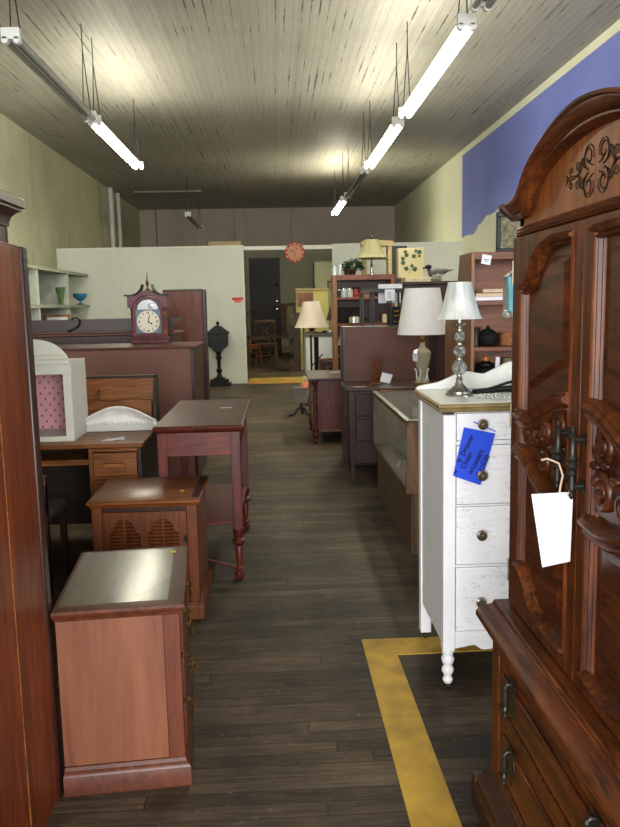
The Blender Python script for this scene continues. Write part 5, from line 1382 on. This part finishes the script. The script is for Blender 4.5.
ob('base', MB().lathe([(.05, 0), (.05, .015), (.02, .03), (.022, .18)], (0, 0, 0), 12), 'cream_box', t); shade(t, .09, .04, .17, .36, 'shade_dark', 1, 0, 20)
rn = random.Random(9)
for i, (x, m_, l) in enumerate(((.70, 'brass', 'small brass dish between the two lamps on the white cabinet'), (.76, 'ceramic_white', 'small white dish beside the dark shaded lamp'))):
    tag(ob('dish', MB().lathe([(.02, 0), (.05, .03), (.045, .032), (.015, .01)], (0, 0, 0), 14), m_, loc=(x, 11.12, 1.0)), l, 'dish')
for i, (x, rz, l) in enumerate(((.76, 0, 'brown bentwood tray leaning on the white cabinet, the larger one'), (.83, 5, 'brown bentwood tray leaning on the white cabinet, in front of the larger'))):
    t = thing('bentwood_tray', l, 'tray', (x, 10.93 - i * .05, 0), rz, 'bentwood trays')
    H = .63 - i * .10; w = .15 - .03 * i
    pts = smooth([(-w, 0, 0), (-w, 0, H - .05), (-w + .04, 0, H), (w - .04, 0, H), (w, 0, H - .05), (w, 0, 0)], 5)
    ob('rim', MB().tube(pts, .018, 8), 'oak', t); ob('panel', MB().box(-w, w, -.004, .004, .0, H - .02), 'dark_wood', t)
t = thing('tripod_post', 'thin black post with angled brace standing before the white cabinet', 'stand', (.49, 10.86, 0))
ob('pole', MB().cyl((0, 0, 0), .014, .98, 8), 'black_satin', t); ob('brace', MB().tube([(0, 0, .55), (.16, -.02, .72)], .010, 6).tube([(0, 0, .30), (.22, -.03, .52)], .010, 6), 'black_satin', t)
ob('foot', MB().box(-.10, .10, -.02, .02, 0, .02), 'black_satin', t)
# scalloped rack
t = thing('scalloped_rack', 'dark shelf rack with scalloped wooden edge just inside the doorway', 'rack', (.40, 16.6, 0))
t.scale = (.8, 1, .80)
edge = []
for k in range(4):
    z = .12 + k * .36; edge += [(-.02, z), (-.15, z + .05), (-.17, z + .12), (-.14, z + .20), (-.02, z + .26), (-.01, z + .33)]
ob('scalloped_board', MB().prism([(.10, .0), (-.16, .0)] + edge + [(.10, 1.5)], 'y', -.01, .02), 'rack_wood', t, .004)
for k in range(4): ob('shelf', MB().box(-.13, .16, .02, .35, .12 + .36 * k, .15 + .36 * k), 'dark_wood', t)
ob('back_board', MB().box(.10, .16, .0, .35, 0, 1.55), 'dark_wood', t)
for k, (m_, l) in enumerate((('black_matte', 'dark bundle on the lowest shelf of the scalloped rack'), ('ceramic_white', 'white cup on top shelf of the scalloped rack'))):
    tag(ob('jug' if k == 0 else 'cup', MB().lathe([(.05, 0), (.07, .05), (.06, .12), (.03, .16), (.04, .19)], (0, 0, 0), 14), m_, loc=(.39, 16.78, .121 + k * .864)), l, 'jug' if k == 0 else 'cup')
t = thing('headboard', 'pale yellow headboard with a reddish inset standing beyond the doorway', 'headboard', (.815, 17.0, 0))
ob('panel', MB().box(-.345, .345, 0, .05, 0, 1.74), 'pale_yellow', t, .005); ob('top_rail', MB().box(-.36, .36, -.02, .07, 1.70, 1.75), 'pine', t, .005)
ob('inset_panel', MB().box(-.32, .02, -.012, .0, 1.36, 1.66), 'cherry_side', t, .004)
t = thing('drying_rack', 'black angled metal bracket beside the pale yellow headboard', 'rack', (.66, 16.6, 0))
ob('frame', MB().tube([(-.06, 0, 0), (-.06, 0, 1.40)], .018, 6).tube([(-.06, 0, 1.40), (.14, 0, 1.30), (-.02, 0, .98)], .018, 6).tube([(-.06, 0, .7), (.2, .1, 0)], .018, 6), 'black_satin', t)
t = thing('storage_locker', 'tall cream storage locker against the back, right side of the doorway', 'locker', (1.35, 19.3, 0))
ob('body', MB().box(-.38, .38, -.3, .3, 0, 2.42), 'locker_cream', t, .008); ob('door', MB().box(-.36, .36, -.315, -.3, .06, 2.38), 'locker_cream', t, .004)
ob('handle', MB().box(-.33, -.30, -.335, -.315, 1.2, 1.4), 'grey_metal', t, .003)
for x, z0, w, h, y, m_, l in ((1.27, 1.745, .34, .20, 17.3, 'duck_rock', 'glass fronted frame standing above the yellow headboard, the wider one'), (1.36, 1.95, .13, .14, 17.45, 'door_dark', 'small dark frame above the wider glass fronted frame')): pass
t = thing('shelf_rack', 'grey shelf rack with framed goods beside the cream locker', 'rack', (1.48, 17.6, 0))
ob('shelf', MB().box(-.32, .32, -.12, .12, 1.70, 1.74).box(-.30, .30, -.1, .1, .6, .64), 'grey_metal', t, .003)
for sx in (-.30, .30): ob('leg', MB().box(sx - .015, sx + .015, -.12, .12, 0, 1.74), 'grey_metal', t)
t = thing('picture_frame', 'speckled wide picture frame standing on the grey shelf rack', 'picture frame', (1.36, 17.55, 1.74))
ob('frame', MB().box(-.18, .18, -.015, .015, 0, .03).box(-.18, .18, -.015, .015, .15, .18).box(-.18, -.15, -.015, .015, .03, .15).box(.15, .18, -.015, .015, .03, .15), 'pewter', t); ob('picture', MB().box(-.16, .16, -.008, .008, .02, .16), 'mottled', t)
tag(ob('box', MB().box(-.07, .07, -.06, .06, 0, .30), 'door_dark', bev=.005, loc=(1.44, 17.66, 1.74)), 'small dark box behind the speckled picture frame', 'box')
# dark back door
d = MB().box(-.72, .18, YF - .05, YF - .01, .0, 2.78)
dd = struct('door_1', d, 'door_dark', .004)
for z in (1.30, 1.52, 2.0): ob('door_lock', MB().lathe([(.05, 0), (.05, -.02), (.03, -.04), (.045, -.07), (.02, -.09)], (.07, YF - .05, z), 14, 'y'), 'nickel' if z < 1.9 else 'iron', dd)
tr = MB().box(-.80, -.72, YF - .06, YF, 0, 2.86).box(.18, .26, YF - .06, YF, 0, 2.86).box(-.72, .18, YF - .06, YF, 2.78, 2.86)
struct('trim_7', tr, 'grey_panelling', .004)
pn = MB()
x = .28
while x < 3.4: pn.box(x, x + .40, YF - .02, YF, 0, 2.9); x += .415
struct('trim_8', pn, 'grey_panelling', .004)
# chairs beyond the doorway
def wooden_chair(loc, rz, style, label, mat, s=1.0, H=.95):
    t = thing('wooden_chair', label, 'chair', loc, rz, 'wooden chairs beyond the doorway')
    w, d = .22 * s, .21 * s; sh = .45 * s; H = H * s
    ob('seat', MB().prism([(-w, -d), (w, -d), (w * .9, d), (-w * .9, d)], 'z', sh - .035, sh), mat, t, .01)
    ob('apron', MB().box(-w + .02, w - .02, -d + .01, -d + .03, sh - .10, sh - .03), mat, t, .002)
    for sx in (-1, 1):
        ob('leg', MB().tube([(sx * (w - .02), -d + .03, sh - .02), (sx * (w + .01), -d, 0)], [.022, .015], 8), mat, t)
        ob('leg', MB().tube([(sx * (w - .03), d - .02, sh - .02), (sx * w, d + .04, 0)], [.022, .015], 8), mat, t)
    ob('stretcher', MB().tube([(-w, -d + .01, .18), (w, -d + .01, .18)], .010, 6).tube([(-w, d + .02, .22), (w, d + .02, .22)], .010, 6), mat, t)
    b = MB()
    if style == 'x':
        for sx in (-1, 1): b.tube([(sx * (w - .02), d - .01, sh), (sx * (w - .01), d + .05, H)], .016, 6)
        b.tube([(-w, d + .02, sh + .05), (0, d + .045, (sh + H) / 2 + .02), (w, d + .05, H - .03)], .013, 6).tube([(w, d + .02, sh + .05), (0, d + .045, (sh + H) / 2 + .02), (-w, d + .05, H - .03)], .013, 6)
        b.box(-w, w, d + .035, d + .06, H - .05, H)
    elif style == 'hoop':
        hp = [(w * 1.1 * math.cos(PI - PI * k / 14), d + .03, sh + (H - sh) * math.sin(PI * k / 14)) for k in range(15)]
        b.tube(hp, .013, 8)
        for k in range(-3, 4): b.tube([(k * w * .2, d - .02, sh), (k * w * .28, d + .03, sh + (H - sh) * math.sqrt(max(0, 1 - (k * .255) ** 2)) - .01)], .007, 6)
    else:
        for sx in (-1, 1): b.tube([(sx * (w - .02), d - .01, sh), (sx * (w - .01), d + .05, H)], .016, 6)
        b.prism([(-w * 1.15, H - .02), (-w * 1.1, H + .06), (0, H + .03), (w * 1.1, H + .06), (w * 1.15, H - .02), (.10, H - .06), (.07, sh + .08), (.10, sh + .02), (-.10, sh + .02), (-.07, sh + .08), (-.10, H - .06)], 'y', d + .03, d + .05)
    ob('backrest', b, mat, t, ang=50)
wooden_chair((-.22, 18.9, 0), 176, 'x', 'crossed back wooden chair in the centre of the far doorway room', 'chair_wood', 1.12)
wooden_chair((-.48, 20.9, 0), 10, 'hoop', 'hoop backed chair standing behind the crossed back chair', 'chair_wood', 1.35, 1.0)
wooden_chair((.18, 21.9, 0), -12, 'splat', 'wide splat backed chair right of the crossed back chair', 'chair_wood', 1.35, 1.05)
wooden_chair((-.68, 18.2, 0), 60, 'splat', 'orange brown chair partly hidden by the doorway edge', 'bookcase_wood', 1.15)

# ------------------------------------------------------------------ light, world, camera
def area(name, loc, rot, sx, sy, e, col):
    l = bpy.data.lights.new(name, 'AREA'); l.shape = 'RECTANGLE'; l.size = sx; l.size_y = sy; l.energy = e; l.color = col
    o = bpy.data.objects.new(name, l); C.objects.link(o); o.location = loc; o.rotation_euler = rot
    return o
DAY = (.97, .98, 1.0)
area('daylight_window', (-2.1, YN + .06, 1.9), (R(90), 0, R(0)), 2.5, 2.6, 215, DAY)
area('daylight_window', (2.05, YN + .06, 1.9), (R(90), 0, R(0)), 2.3, 2.6, 215, DAY)
area('daylight_entry', (0, YN + .06, 1.9), (R(90), 0, R(0)), 1.05, 2.6, 110, DAY)
w = bpy.data.worlds.new('World'); bpy.context.scene.world = w; w.use_nodes = True
bg = w.node_tree.nodes['Background']; bg.inputs['Color'].default_value = (.75, .85, 1, 1); bg.inputs['Strength'].default_value = .8
cam = bpy.data.cameras.new('Camera'); co = bpy.data.objects.new('Camera', cam); C.objects.link(co)
cam.sensor_fit = 'VERTICAL'; cam.sensor_height = 24; cam.lens = 781.7 / 827 * 24; cam.clip_start = .02; cam.clip_end = 100
ya, pi_, ro = .041906, .138288, -.021096
f = Vector((math.sin(ya) * math.cos(pi_), math.cos(ya) * math.cos(pi_), -math.sin(pi_)))
r = Vector((math.cos(ya), -math.sin(ya), 0)); u = r.cross(f)
r2 = r * math.cos(ro) + u * math.sin(ro); u2 = -r * math.sin(ro) + u * math.cos(ro)
M = Matrix((r2, u2, -f)).transposed().to_4x4(); M.translation = Vector((0, 0, 1.40)); co.matrix_world = M
bpy.context.scene.camera = co
vs = bpy.context.scene.view_settings
vs.view_transform = 'Standard'; vs.look = 'None'; vs.exposure = 0.95; vs.gamma = 1.0; vs.use_curve_mapping = False
